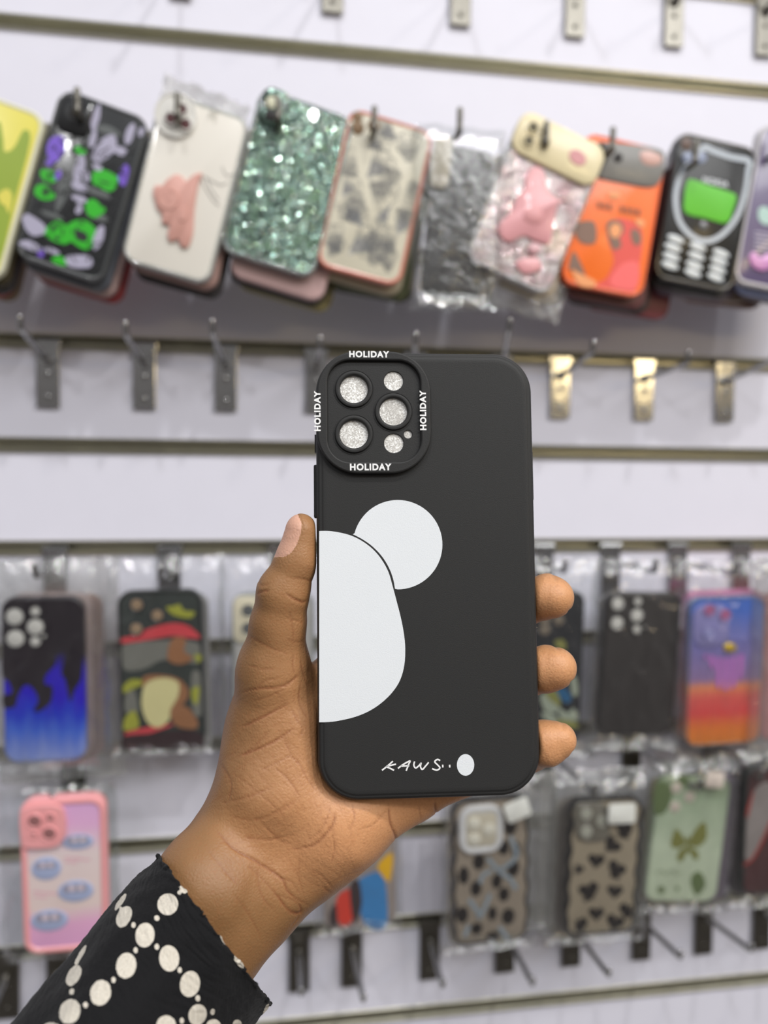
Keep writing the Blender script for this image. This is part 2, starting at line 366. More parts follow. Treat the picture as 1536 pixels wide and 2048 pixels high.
def behind(TL, TR, BL, h, steps):
    """the covers stacked on the same hook, nearer the wall"""
    for i, (dx, dy, m, lab, r_) in enumerate(steps):
        q = [(p[0]+dx, p[1]+dy) for p in (TL, TR, BL)]
        q[2] = (q[2][0]+r_, q[2][1]+abs(r_)*.15)
        q[1] = (q[1][0], q[1][1]-r_*.45)
        c_ = Case('phone_case', *q, h-.0125*(i+1), m, lab, BEHIND, r=.0125)
        c_.lens(.18, .09, .006); c_.lens(.18, .17, .006)
HR = .112
# --- 1 yellow and green at the left edge
yel = mat('yellow_plastic', (226, 216, 96), .3, coat=.4); grn = mat('leaf_green_print', (150, 172, 62), .35, coat=.3); cre = mat('cream_silicone', (226, 224, 196), .4)
T = ((-66, 182), (106, 232), (-186, 510))
k1 = Case('phone_case', *T, HR, yel, 'yellow and green drip print phone case cut off by the left edge', HANG, rim=cre)
mb = MB(); k1.blob(mb, [(.10, .20), (.2, .14), (.32, .30), (.45, .3), (.5, .12), (.6, .2), (.66, .27), (.75, .23), (.80, .12), (.90, .16), (.92, .5), (.92, .93), (.5, .96), (.08, .93)]); mb.build('green_print', grn, k1.root)
mb = MB(); k1.blob(mb, [(.72, .52), (.80, .47), (.88, .50), (.90, .60), (.84, .57), (.78, .56)], .0005); mb.build('yellow_print', yel, k1.root)
behind(*T, HR, [(10, 18, mat('black_yellow_case', (62, 54, 30), .4), 'dark case with yellow bits right behind the yellow green case', 4),
                (14, 32, mat('grey_dark_case', (60, 58, 58), .4), 'dark grey case second behind the yellow green case', 8), (8, 40, mat('crimson_case', (150, 60, 56), .4), 'dull red case third behind the yellow green case', 10),
                (20, 48, mat('tan_case', (128, 112, 92), .4), 'brownish case rearmost behind the yellow green case', 12)])
# --- 2 comic print
blk = mat('glossy_black', (38, 40, 42), .22, coat=.5); gre = mat('neon_green_print', (48, 178, 36), .35); pur = mat('violet_print', (120, 88, 200), .35); lil = mat('lilac_white_print', (172, 168, 190), .4); gry = mat('grey_print', (92, 96, 96), .4)
T = ((130, 182), (308, 240), (18, 510))
k2 = Case('phone_case', *T, HR, blk, 'black phone case with neon green, violet and white cartoon style patches', HANG, rim=mat('smoke_bumper', (66, 68, 68), .2, coat=.6))
k2.bump(.22, .13, .026, .030, .007, mat('black_camera_panel', (26, 27, 29), .15, coat=.6)); k2.lens(.24, .115, .0055, blk, z=.0026)
R_ = random.Random(3)
def bl(u, v, ru, rv, a=0, n=7, j=.25): return [(u+(ru*math.cos(t)*math.cos(a)-rv*math.sin(t)*math.sin(a))*(1+R_.uniform(-j, j)), v+.5*(ru*math.cos(t)*math.sin(a)+rv*math.sin(t)*math.cos(a))*(1+R_.uniform(-j, j))) for t in (2*math.pi*i/n for i in range(n))]
for name, mm, items in (('green_print', gre, [(.71, .42, .17, .12), (.70, .59, .10, .10, .6), (.13, .50, .09, .07), (.14, .605, .11, .08), (.39, .80, .14, .12), (.64, .77, .18, .15), (.50, .95, .10, .05), (.38, .30, .06, .05)]),
                        ('violet_print', pur, [(.12, .34, .09, .16), (.90, .35, .06, .12), (.10, .43, .04, .04), (.22, .48, .03, .06), (.27, .935, .06, .06)]),
                        ('white_print', lil, [(.62, .24, .09, .16, .4), (.80, .23, .07, .05), (.84, .12, .05, .12), (.44, .09, .04, .14), (.47, .22, .04, .12), (.42, .40, .06, .17), (.48, .50, .10, .05), (.52, .57, .08, .04), (.53, .62, .04, .07),
                                              (.12, .80, .13, .10, .5), (.14, .92, .12, .05), (.38, .91, .10, .03), (.83, .74, .05, .15), (.70, .91, .16, .08, -.3), (.95, .08, .03, .05), (.60, .36, .05, .04), (.52, .43, .05, .05)]),
                        ('grey_print', gry, [(.32, .58, .05, .22), (.66, .50, .2, .04), (.60, .14, .12, .05), (.28, .71, .12, .03), (.75, .63, .12, .05)])):
    mb = MB()
    for i, it in enumerate(items): k2.blob(mb, bl(*it), .0003+.00001*i+(.0002 if name != 'grey_print' else 0))
    mb.build(name, mm, k2.root)
mb = MB(); k2.blob(mb, [(.58, .745), (.7, .75), (.71, .79), (.6, .795)], .0009); [k2.blob(mb, bl(*q), .0009) for q in [(.13, .50, .02, .03), (.14, .6, .03, .04), (.33, .78, .02, .04), (.4, .83, .03, .02), (.72, .43, .06, .01), (.36, .86, .05, .015)]]
for i in range(90):
    u, v = R_.uniform(.08, .92), R_.uniform(.2, .95); mb.ribbon(spline(k2.P([(u, v), (u+R_.uniform(-.06, .06), v+R_.uniform(-.03, .03)), (u+R_.uniform(-.09, .09), v+R_.uniform(-.04, .04))]), 5, False), .0009, .00088)
mb.build('ink_lines', mat('black_ink', (30, 30, 34), .5), k2.root)
behind(*T, HR, [(8, 22, mat('slate_case', (84, 88, 96), .3, coat=.5), 'slate grey case directly behind the black comic print case', 2), (18, 34, mat('pinkish_silver_case', (176, 150, 146), .3), 'pinkish silver case third in the comic print stack', 5),
                (26, 48, mat('maroon_case', (148, 58, 60), .35), 'maroon case rearmost in the comic print stack', 12)])
# --- 3 white with pink relief figure
wht = mat('ivory_silicone', (222, 217, 207), .35, coat=.3, var=.02); pnk = mat('dusty_pink_relief', (208, 156, 144), .45, var=.02)
T = ((333, 190), (512, 238), (229, 520))
k3 = Case('phone_case', *T, HR, wht, 'ivory white phone case with a raised dusty pink cartoon bear', HANG, rim=CLEAR_HARD)
x, y = k3.xy(.21, .115); b = MB().loft(circ(x, y, .0175, 40, .0185), [(0, 0), (0, .002), (.0006, .0026), (.0016, .0026), (.0024, .0018)]); b.build('camera_frame', mat('clear_lens_ring', (226, 224, 218), .12, coat=1), k3.root)
for u, v in ((.26, .075), (.17, .145), (.34, .15)): k3.lens(u, v, .0042, mat('clear_lens_ring', (0, 0, 0)), mat('dark_red_opening', (86, 40, 42), .5), z=.003)
def relief(c_, pts, z, m, name):
    o = spline(c_.P(pts), 6); ar = sum(o[i-1][0]*o[i][1]-o[i][0]*o[i-1][1] for i in range(len(o)))
    if ar < 0: o = o[::-1]
    return MB().loft(o, [(0, -.0002), (0, z*.6), (.0003, z*.88), (.0008, z)]).build(name, m, c_.root)
def px2case(c_, px, py):
    o = c_.M.inverted() @ CAM; d = (c_.M.to_3x3().inverted() @ ray(px, py)); t = -o.z/d.z; p = o+d*t
    return (p.x/c_.w+.5, .5-p.y/c_.h)
def pxs(c_, pts, ox=0, oy=0, s=1.): return [px2case(c_, ox+x/s, oy+y/s) for x, y in pts]
g3 = lambda pts: pxs(k3, pts, 0, 130, 2.954)
relief(k3, g3([(905, 760), (920, 715), (960, 715), (990, 680), (1040, 650), (1080, 665), (1100, 690), (1150, 650), (1195, 645), (1170, 720), (1150, 860), (1140, 1000), (1110, 1080), (1070, 1075), (1050, 1035), (1010, 1050), (990, 1010), (1000, 950), (960, 940), (960, 890), (930, 850), (915, 800)]), .0026, pnk, 'raised_figure')
relief(k3, g3([(960, 760), (1000, 730), (1050, 750), (1060, 810), (1020, 860), (960, 850), (935, 810)]), .0034, pnk, 'figure_head')
relief(k3, g3([(1060, 850), (1100, 850), (1110, 900), (1080, 935), (1055, 900)]), .0034, pnk, 'figure_paw')
mb = MB()
for p in ([(975, 790), (985, 780), (1000, 785)], [(1000, 745), (1015, 750), (1025, 765)], [(985, 815), (1000, 820), (1010, 805)]): mb.ribbon(spline(k3.P(g3(p)), 5, False), .0005, .0036)
mb.build('ink_lines', mat('rose_ink', (150, 96, 92), .5), k3.root)
mb = MB()
for p in ([(1190, 650), (1200, 700), (1260, 800), (1300, 835)], [(1200, 655), (1260, 690), (1310, 710), (1350, 690)], [(1310, 600), (1340, 655), (1390, 640)], [(1220, 670), (1250, 740), (1290, 800)]): mb.ribbon(spline(k3.P(g3(p)), 6, False), [.0002]+[.0008]*17+[.0002], .0004)
mb.build('printed_lines', mat('grey_ink', (150, 146, 140), .5), k3.root)
behind(*T, HR, [(10, 16, mat('rose_brown_case', (168, 136, 128), .3), 'rosy brown case directly behind the ivory case', 2), (16, 34, mat('charcoal_case', (54, 50, 50), .35), 'charcoal case second behind the ivory case', 6)])
# --- 4 glitter green
T = ((528, 178), (718, 238), (432, 500))
k4 = Case('phone_case', *T, HR, glitter_mat('green_flakes', [(48, 64, 56), (76, 102, 92), (100, 128, 118), (152, 170, 162), (84, 110, 84)], 1400, .75, .8), 'glossy green and silver glitter phone case with marbled sparkle', HANG, rim=CLEAR_HARD)
k4.bump(.17, .1, .024, .032, .009, glitter_mat('dark_green_flakes', [(50, 66, 58), (90, 110, 100), (70, 96, 82)], 500, .7, .6)); k4.lens(.14, .075, .005, z=.0024, hole=mat('cream_hole', (206, 204, 178), .4)); k4.lens(.16, .15, .005, z=.0024)
b = MB(); R4 = random.Random(5)
for i in range(150):
    u, v = R4.uniform(.05, .95), R4.uniform(.03, .97)
    if R4.random() < .35: v = R4.uniform(.02, .3); u = R4.uniform(.4, .95)
    x, y = k4.xy(u, v); b.sphere((x, y, .0002), R4.uniform(.0005, .0013), 8, 6, (1, 1, .7))
b.build('sequins', mat('silver_bead', (220, 224, 220), .06, metal=1.), k4.root)
behind(*T, HR, [(16, 50, mat('dusky_pink_case', (196, 164, 162), .35), 'dusky pink case peeking out directly below the green glitter case', 2), (14, 60, mat('black_case_mid', (48, 46, 46), .35), 'black case second in the glitter stack', 1),
                (26, 74, mat('olive_gold_case', (148, 138, 92), .3, coat=.5), 'olive gold case rearmost in the glitter stack', 6)])
# --- 5 cream leaf drawing
T = ((714, 228), (884, 262), (616, 532))
k5 = Case('phone_case', *T, HR, mat('cream_print_base', (206, 200, 180), .4, coat=.2), 'cream phone case covered in fine grey line drawn leaves with salmon sides', HANG, rim=mat('salmon_bumper', (206, 124, 104), .3, coat=.4), th=.0115)
R5 = random.Random(11); ink = MB(); dark = MB()
def fan(u, v, L, a, sp_, n, wash):
    """fan shaped leaf: veins running out of one point to a scalloped edge"""
    x0, y0 = k5.xy(u, v); L *= k5.w; tips = []
    ok = lambda p: abs(p[0]) < k5.w/2-.0018 and abs(p[1]) < k5.h/2-.0018
    def pt(s_, t):
        an = a+sp_*s_*(.55+.45*t); r = L*t*(1-.12*s_*s_+.03*math.sin(s_*14)); return (x0+r*math.cos(an), y0+r*math.sin(an))
    for i in range(n):
        s_ = -1+2*i/(n-1); tmax = R5.uniform(.72, 1); t0 = .22 if i % 2 else .42; p = [pt(s_, t0+(tmax-t0)*k/9) for k in range(10)]; p = [q for q in p if ok(q)]
        if len(p) > 2: ink.ribbon(p, .00055, .0002+.00001*R5.random())
    e = [pt(-1+2*k/40, 1) for k in range(41)]; e = [q for q in e if ok(q)]
    if len(e) > 2: ink.ribbon(e, .0006, .00022)
    if wash:
        o = [pt(-1+2*k/14, .62+.08*math.sin(k*2)) for k in range(15)]+[pt(1-2*k/6, .06) for k in range(7)]
        if all(ok(q) for q in o): dark.poly(o, .00012+.00001*R5.random())
for q in [(.34, .40, .42, -.4, .6, 13, 0), (.34, .40, .40, 1.0, .55, 13, 1), (.30, .42, .40, 2.6, .6, 13, 0), (.32, .44, .42, -1.7, .6, 13, 0), (.82, .26, .40, 1.9, .6, 14, 0), (.80, .28, .46, -2.6, .55, 14, 0), (.82, .30, .36, -1.0, .6, 12, 0),
          (.62, .12, .36, 2.7, .5, 12, 1), (.25, .22, .30, .6, .5, 10, 1), (.70, .50, .40, -1.9, .32, 9, 1), (.72, .52, .34, -.4, .5, 11, 0), (.15, .70, .34, .8, .5, 11, 0), (.50, .68, .38, -1.2, .5, 12, 0), (.46, .70, .34, 2.6, .5, 11, 1),
          (.32, .90, .44, .9, .5, 14, 1), (.30, .92, .40, 2.3, .5, 12, 0), (.62, .96, .42, 1.4, .6, 14, 0), (.88, .84, .38, 2.2, .5, 13, 0), (.84, .70, .34, 1.4, .5, 11, 1), (.86, .96, .3, 1.9, .5, 10, 0), (.12, .96, .3, 1.3, .5, 10, 0), (.12, .56, .3, 1.2, .5, 10, 1)]: fan(*q)
dark.build('leaf_shading', mat('blue_grey_wash', (184, 181, 172), .5), k5.root); ink.build('leaf_drawing', mat('blue_grey_ink', (78, 82, 90), .5), k5.root)
k5.lens(.13, .11, .0058, None, mat('brown_opening', (126, 98, 66), .5)); k5.lens(.30, .065, .0052, None, mat('brown_opening', (126, 98, 66), .5)); k5.lens(.10, .045, .0045, None, mat('brown_opening', (0, 0, 0)))
behind(*T, HR, [(2, 22, mat('cream_tan_case', (176, 164, 140), .35), 'tan case directly behind the cream leaf case', -2), (6, 40, mat('olive_dark_case', (84, 88, 58), .35), 'dark olive case second behind the cream leaf case', 16),
                (-2, 46, mat('black_back_case', (40, 38, 38), .35), 'black case rearmost in the cream leaf stack', 30)])
# --- 6 black in bag
T = ((880, 284), (992, 308), (834, 588))
k6 = Case('phone_case', (868, 282), (990, 306), (846, 588), HR, mat('plain_dark_grey', (72, 72, 72), .4, coat=.15), 'plain dark grey phone case inside a clear bag, beside the cream leaf case', HANG, lean=.008)
k6.bump(.11, .115, .017, .045, .006, mat('pale_window', (176, 168, 148), .3), .0008, 'camera_cutout')
behind((868, 282), (990, 306), (846, 588), HR, [(4, 12, mat('beige_card_case', (168, 156, 142), .5), 'beige case directly behind the plain dark grey case', 4), (10, 16, mat('grey_brown_case', (112, 104, 98), .4), 'grey brown case rearmost behind the plain dark grey case', 10)])
# --- 7 pink glitter with cream camera bar
T = ((1046, 236), (1216, 312), (922, 516))
k7 = Case('phone_case', *T, HR+.006, glitter_mat('pink_silver_flakes', [(160, 128, 132), (178, 150, 154), (176, 168, 166), (206, 202, 200)], 1500, .5, .7), 'pink and silver glitter phone case with a cream camera bar, tilted most in the row', HANG, rim=CLEAR_HARD)
g7 = lambda pts: pxs(k7, pts, 800, 200, 3.84)
x, y = k7.xy(.5, .1); MB().loft(rrect(k7.w*1.0, .038, .012, 8, x, y), [(0, -.003), (0, .0022), (.0005, .0032), (.0014, .0036)]).build('camera_bar', mat('cream_plastic', (226, 212, 172), .35, coat=.3), k7.root)
for u, v in ((.16, .055), (.17, .145), (.33, .105)): k7.lens(u, v, .0042, mat('cream_plastic', (0, 0, 0)), mat('dark_olive_opening', (84, 76, 50), .5), z=.0042)
relief(k7, [(.62, .08), (.70, .05), (.80, .07), (.82, .12), (.74, .15), (.64, .13)], .0042, mat('rose_print', (214, 150, 152), .45), 'rose_mark')
relief(k7, g7([(960, 600), (1000, 530), (1060, 520), (1110, 580), (1120, 680), (1200, 760), (1260, 770), (1200, 830), (1170, 1000), (1140, 1110), (1030, 1080), (940, 1050), (820, 1095), (740, 990), (850, 860), (900, 740), (950, 690)]), .0022, mat('pale_pink_relief', (222, 158, 162), .4, coat=.2), 'raised_figure')
relief(k7, g7([(950, 850), (1050, 820), (1100, 900), (1050, 960), (950, 930)]), .0027, mat('rose_print', (0, 0, 0)), 'rose_patch')
relief(k7, g7([(980, 1140), (1030, 1100), (1080, 1140), (1040, 1190), (990, 1180)]), .003, mat('pink_button', (208, 160, 166), .3, coat=.5), 'pink_charm')
relief(k7, g7([(900, 1240), (1040, 1210), (1080, 1300), (960, 1340), (900, 1290)]), .002, mat('pale_pink_relief', (0, 0, 0)), 'pink_patch')
b = MB(); R7 = random.Random(8)
for i in range(330):
    u, v = R7.uniform(.06, .94), R7.uniform(.22, .97); x, y = k7.xy(u, v); b.sphere((x, y, .0003), R7.uniform(.0005, .0009), 8, 6)
b.build('beads', mat('clear_bead', (232, 224, 220), .06, metal=.5), k7.root)
behind(*T, HR+.006, [(2, 12, mat('clear_tan_case', (196, 178, 152), .25, coat=.6), 'cream tan case directly behind the pink glitter case', 4), (6, 26, mat('gold_beige_case', (180, 160, 124), .25, coat=.6), 'gold beige case second behind the pink glitter case', 8), (10, 34, mat('clear_grey_case', (160, 152, 142), .2, coat=.7), 'pale grey case rearmost behind the pink glitter case', 14)])
# --- 8 orange
T = ((1180, 273), (1344, 298), (1112, 568))
org = mat('orange_silicone', (248, 112, 24), .35, coat=.25, var=.03)
k8 = Case('phone_case', *T, HR, org, 'bright orange phone case with grey camera window and red portrait print', HANG, rim=mat('orange_bumper', (238, 96, 32), .3, coat=.4))
g8 = lambda pts: pxs(k8, pts, 1100, 220, 3.523)
relief(k8, g8([(330, 270), (380, 232), (500, 238), (700, 262), (780, 285), (805, 330), (800, 430), (760, 520), (690, 545), (550, 525), (340, 480), (300, 440), (310, 340)]), .0016, mat('grey_camera_window', (122, 120, 116), .4, coat=.1), 'camera_window')
k8.lens(.42, .12, .0042, None, M_HOLE, z=.0022); k8.lens(.2, .09, .006, None, M_HOLE, z=.0022)
relief(k8, g8([(630, 300), (700, 290), (780, 330), (770, 385), (700, 400), (640, 370)]), .0018, mat('pale_rose_patch', (206, 164, 154), .3), 'rose_patch')
mb = MB(); k8.blob(mb, g8([(410, 800), (470, 765), (560, 775), (640, 840), (650, 950), (630, 1100), (610, 1240), (560, 1290), (330, 1240), (400, 1180), (450, 1060), (420, 950), (400, 880)]), .0003); mb.build('red_print', mat('red_portrait_print', (226, 78, 72), .35), k8.root)
mb = MB(); k8.blob(mb, g8([(395, 820), (430, 775), (500, 790), (520, 850), (490, 900), (500, 960), (450, 985), (420, 930)]), .0006); k8.blob(mb, g8([(575, 840), (630, 860), (640, 930), (600, 955), (570, 900)]), .0006)
k8.blob(mb, g8([(190, 800), (310, 790), (320, 930), (230, 940), (180, 880)]), .0006); k8.blob(mb, g8([(160, 1000), (200, 1050), (250, 1170), (230, 1210), (180, 1130), (130, 1120)]), .0006)
mb.build('dark_print', mat('grey_brown_print', (128, 98, 84), .4), k8.root)
mb = MB(); k8.blob(mb, g8([(420, 830), (470, 800), (500, 850), (470, 900), (430, 890)]), .0009); k8.blob(mb, g8([(150, 1130), (200, 1150), (320, 1210), (290, 1250), (200, 1230)]), .0009); k8.blob(mb, g8([(600, 770), (660, 780), (650, 830), (610, 810)]), .0009)
k8.blob(mb, g8([(410, 590), (480, 585), (490, 620), (430, 625)]), .0009); mb.build('peach_print', mat('peach_print', (240, 160, 104), .4), k8.root)
mb = MB(); k8.blob(mb, g8([(500, 1090), (620, 1080), (600, 1260), (420, 1230)]), .0007); mb.build('coral_print', mat('coral_print', (246, 104, 104), .4), k8.root)
mb = MB()
for i, xx in enumerate(range(330, 640, 40)):
    yy = 640+(xx-330)*.19
    if xx == 450: continue
    mb.poly(k8.P(g8([(xx, yy), (xx+28, yy+6), (xx+26, yy+56), (xx-2, yy+50)])), .0008, .0002)
mb.build('block_lettering', mat('brown_ink', (168, 92, 56), .5), k8.root)
behind(*T, HR, [(4, 28, mat('dark_wine_case', (92, 48, 50), .35), 'dark wine red case directly behind the orange case', 2), (6, 38, mat('near_black_case', (48, 42, 42), .35), 'near black case second behind the orange case', 6), (44, 50, mat('crimson_edge_case', (138, 70, 76), .3), 'crimson edged case rearmost behind the orange case', 10)])
# --- 9 old mobile phone shape
T = ((1362, 268), (1520, 296), (1302, 556))
k9 = Case('phone_case', *T, HR, mat('piano_black', (18, 19, 21), .3, coat=.12, spec=.3), 'black phone case printed like an old keypad mobile with a green screen', HANG, rim=mat('black_gloss_bumper', (20, 21, 23), .15, coat=.4))
g9 = lambda pts: pxs(k9, pts, 1100, 220, 3.523)
wpr9 = mat('pale_brand_ink', (225, 230, 236), .4); silv = mat('silver_print', (188, 196, 206), .3, coat=.4)
mb = MB(); arc = spline(k9.P(g9([(1075, 270), (960, 400), (900, 520), (885, 650), (915, 790), (1000, 890), (1100, 925), (1210, 880), (1310, 760), (1370, 600), (1395, 430), (1400, 360), (1270, 330), (1150, 290)])), 8)
mb.ribbon(arc, .0050, .0004, True); mb.build('silver_outline', silv, k9.root)
relief(k9, g9([(965, 510), (1000, 490), (1130, 535), (1270, 580), (1310, 610), (1290, 700), (1240, 795), (1100, 765), (955, 725), (945, 620)]), .0006, mat('screen_green', (88, 190, 32), .4), 'green_screen')
x, y = k9.xy(*px2case(k9, 1100+1165/3.523, 220+510/3.523)); lettering('brand_lettering', 'NOKIA', x, y, .0007, .0052, .026, wpr9, k9.root, bold=.04)
mb = MB()
for (cx_, cy_) in [(885, 910), (865, 970), (855, 1035), (845, 1095), (1040, 965), (1030, 1030), (1015, 1095), (1005, 1150), (1205, 1010), (1190, 1065), (1180, 1125), (1165, 1180)]:
    x, y = k9.xy(*g9([(cx_, cy_)])[0]); mb.loft(circ(x, y, .0088, 20, .0033, -.16), [(0, -.0002), (0, .0004), (.0005, .0007), (.0012, .0008)])
mb.build('keypad_print', mat('white_key_print', (210, 216, 220), .3, coat=.5), k9.root)
x, y = k9.xy(*g9([(1080, 815)])[0]); MB().loft(circ(x, y, .004, 20), [(0, 0), (0, .0006), (.001, .0012)]).build('round_key', mat('grey_key', (110, 112, 116), .2, coat=.5), k9.root)
k9.lens(.12, .07, .0055, None, mat('bronze_opening', (96, 74, 66), .4)); k9.lens(.16, .16, .005, None, mat('blue_grey_opening', (140, 150, 176), .3)); k9.lens(.33, .14, .005, None, mat('blue_grey_opening', (0, 0, 0)))
behind(*T, HR, [(-10, 16, mat('black_under', (44, 44, 40), .3, coat=.4), 'black case directly behind the old phone shaped case', 2), (-14, 28, mat('grey_lilac_case', (120, 110, 122), .35), 'grey lilac case second behind the old phone shaped case', 16),
                (12, 34, mat('tan_brown_case', (150, 132, 116), .35), 'tan case third behind the old phone shaped case', 26), (42, 44, mat('brown_rear_case', (128, 100, 90), .35), 'brown case rearmost behind the old phone shaped case', 20)])
# --- 10 purple at right edge
T = ((1533, 254), (1700, 282), (1457, 566))
k10 = Case('phone_case', *T, HR, mat('grape_print', (92, 80, 116), .3, coat=.5), 'dark purple phone case with pale rim and pink heart, cut off by the right edge', HANG, rim=mat('pale_lilac_bumper', (196, 192, 196), .25, coat=.6))
g10 = lambda pts: pxs(k10, pts, 1100, 220, 3.523)
mb = MB(); k10.blob(mb, g10([(1470, 700), (1500, 680), (1550, 700), (1580, 780), (1520, 810), (1470, 770)]), .0004); mb.build('mint_print', mat('mint_print', (176, 206, 198), .4), k10.root)
relief(k10, g10([(1400, 1040), (1430, 1000), (1480, 1040), (1540, 1010), (1590, 1060), (1540, 1120), (1480, 1135), (1420, 1100)]), .0016, mat('orchid_heart', (206, 142, 196), .3, coat=.5), 'heart')
mb = MB(); [mb.ribbon(k10.P(g10([(1440, 860+i*28), (1560, 880+i*28)])), .0012, .0004) for i in range(5)]; mb.build('printed_lines', mat('pale_ink', (196, 190, 210), .5), k10.root)
behind(*T, HR, [(4, 20, mat('pale_blue_case', (150, 162, 200), .3), 'pale blue case behind the purple case at the right edge', 3), (12, 32, mat('smoky_case', (96, 86, 90), .3), 'smoky dark case rearmost at the right edge of the top row', 10)])

# ================================================================ clear bags
def bag(corners, h, label, group, m=CLEAR, puff=.006, seed=0, back=True, wr=.0016, lean=.003):
    """sealed pouch given by its top left, top right and bottom left photo pixels"""
    M, w, hh = frame_from(*corners, h+lean, h-lean); nx, ny = 44, 64; vs = []; fs = []
    def height(u, v, sgn):
        e = min(u, 1-u)*w; g = min(v, 1-v)*hh
        f = min(1, e/.010)**.6*min(1, g/.016)**.6
        p = Vector((u*w*38+seed*3.1, v*hh*26+seed, sgn)); q = noise.noise(p)+.6*abs(noise.noise(p*2.3+Vector((0, 7, 0))))
        hd = max(0, 1-v/.2); r = 1-abs(noise.noise(Vector((u*w*60+seed, v*hh*34, 3.3+sgn))))*2
        return sgn*(puff*f)+(q*wr*(.35+.65*f))+wr/.0016*(.0050*hd*r*r+.0022*r*r*r*(1-hd))
    for sgn in ((1, -1) if back else (1,)):
        n0 = len(vs)
        for j in range(ny+1):
            for i in range(nx+1):
                u, v = i/nx, j/ny; vs.append(((u-.5)*w+.0006*math.sin(v*23+seed), (.5-v)*hh+.0009*math.sin(u*17+seed*2), height(u, v, sgn)))
        for j in range(ny):
            for i in range(nx):
                a = n0+j*(nx+1)+i; q = (a, a+nx+1, a+nx+2, a+1); fs.append(q if sgn > 0 else q[::-1])
    o = mesh_obj('clear_bag', vs, fs, m, matrix=M)
    return tag(o, label, 'plastic bag', group)
BG = 'clear plastic bags around the packaged cases'
bag(((336, 168), (508, 208), (300, 262)), HR-.004, 'crumpled clear bag top sticking up behind the ivory case', BG, MILKY, .002, 1, wr=.004)
bag(((830, 246), (1012, 262), (818, 618)), HR+.004, 'clear bag around the plain dark grey case in the top row', BG, CLEAR, .009, 2, wr=.0002)
bag(((1010, 330), (1190, 380), (930, 600)), HR-.016, 'loose clear bag under the pink glitter case', BG, MILKY, .006, 3, wr=.003)
# ================================================================ middle row
MID = 'packaged cases hung in the row behind the hand'
MB2 = 'spare cases stacked behind the row beside the hand'
HM = .062
def stack(T, h, lst, group):
    for i, (dx, dy, m, lab) in enumerate(lst):
        Case('phone_case', *[(p[0]+dx, p[1]+dy) for p in T], h-.013*(i+1), m, lab, group)
T = ((2, 1196), (168, 1193), (8, 1528))
kb = Case('phone_case', *T, HM, ramp_mat('blue_flame_base', [(0, (150, 166, 220)), (.2, (70, 108, 214)), (.3, (34, 60, 200)), (.42, (42, 20, 190)), (.55, (44, 24, 186)), (.66, (36, 30, 38))], nscale=60, namt=.25, half=.08, stretch=(1.6, .35, 1)), 'black phone case with blue flames rising from the bottom, left edge', MID)
gb = lambda pts: pxs(kb, pts, 0, 1080, 3.34)
mb = MB(); mb.poly(spline(kb.P(gb([(40, 415), (150, 400), (300, 395), (470, 395), (535, 440), (550, 600), (548, 900), (500, 1000), (470, 1080), (450, 1000), (435, 930), (410, 890), (430, 800), (425, 740), (380, 740), (370, 830), (310, 900), (300, 960), (350, 980), (340, 1080), (270, 1140), (225, 1140), (255, 1070), (220, 990), (165, 970), (120, 1040), (100, 1110), (30, 1120), (20, 1040), (80, 1020), (60, 950), (15, 900), (14, 700), (14, 480)])), 4), .0003, .0002)
mb.build('black_flame_print', mat('satin_black_print', (36, 30, 38), .3, coat=.3), kb.root)
for x, y, r in ((100, 510, 64), (105, 655, 66), (238, 578, 62), (238, 475, 36), (238, 675, 38), (298, 640, 14)):
    kb.lens(*gb([(x, y)])[0], r/3.34/1547*.60, mat('black_lens_rim', (34, 30, 36), .3), M_FOAM, z=.0006)
stack(T, HM, [(14, -6, mat('blush_case', (202, 176, 174), .3, coat=.4), 'blush pink packaged case directly behind the blue flame case'), (36, -4, mat('terracotta_case', (168, 120, 108), .3), 'terracotta packaged case rearmost behind the blue flame case'),], MB2)
bag(((-60, 1120), (206, 1108), (-40, 1556)), HM+.004, 'clear bag around the blue flame case', BG, CLEAR, .009, 4)
bag(((-20, 1124), (238, 1112), (0, 1570)), HM-.018, 'second clear bag behind the blue flame case', BG, MILKY, .006, 14)
T = ((237, 1186), (404, 1179), (244, 1502))
km = Case('phone_case', *T, HM, mat('dark_teal_print', (56, 62, 60), .25, coat=.5, var=.3), 'dark phone case with red mushroom cap and cream and green forest print', MID, rim=mat('black_bumper', (40, 44, 44), .3))
mm_ = lambda pts: pxs(km, pts, 0, 1080, 3.34)
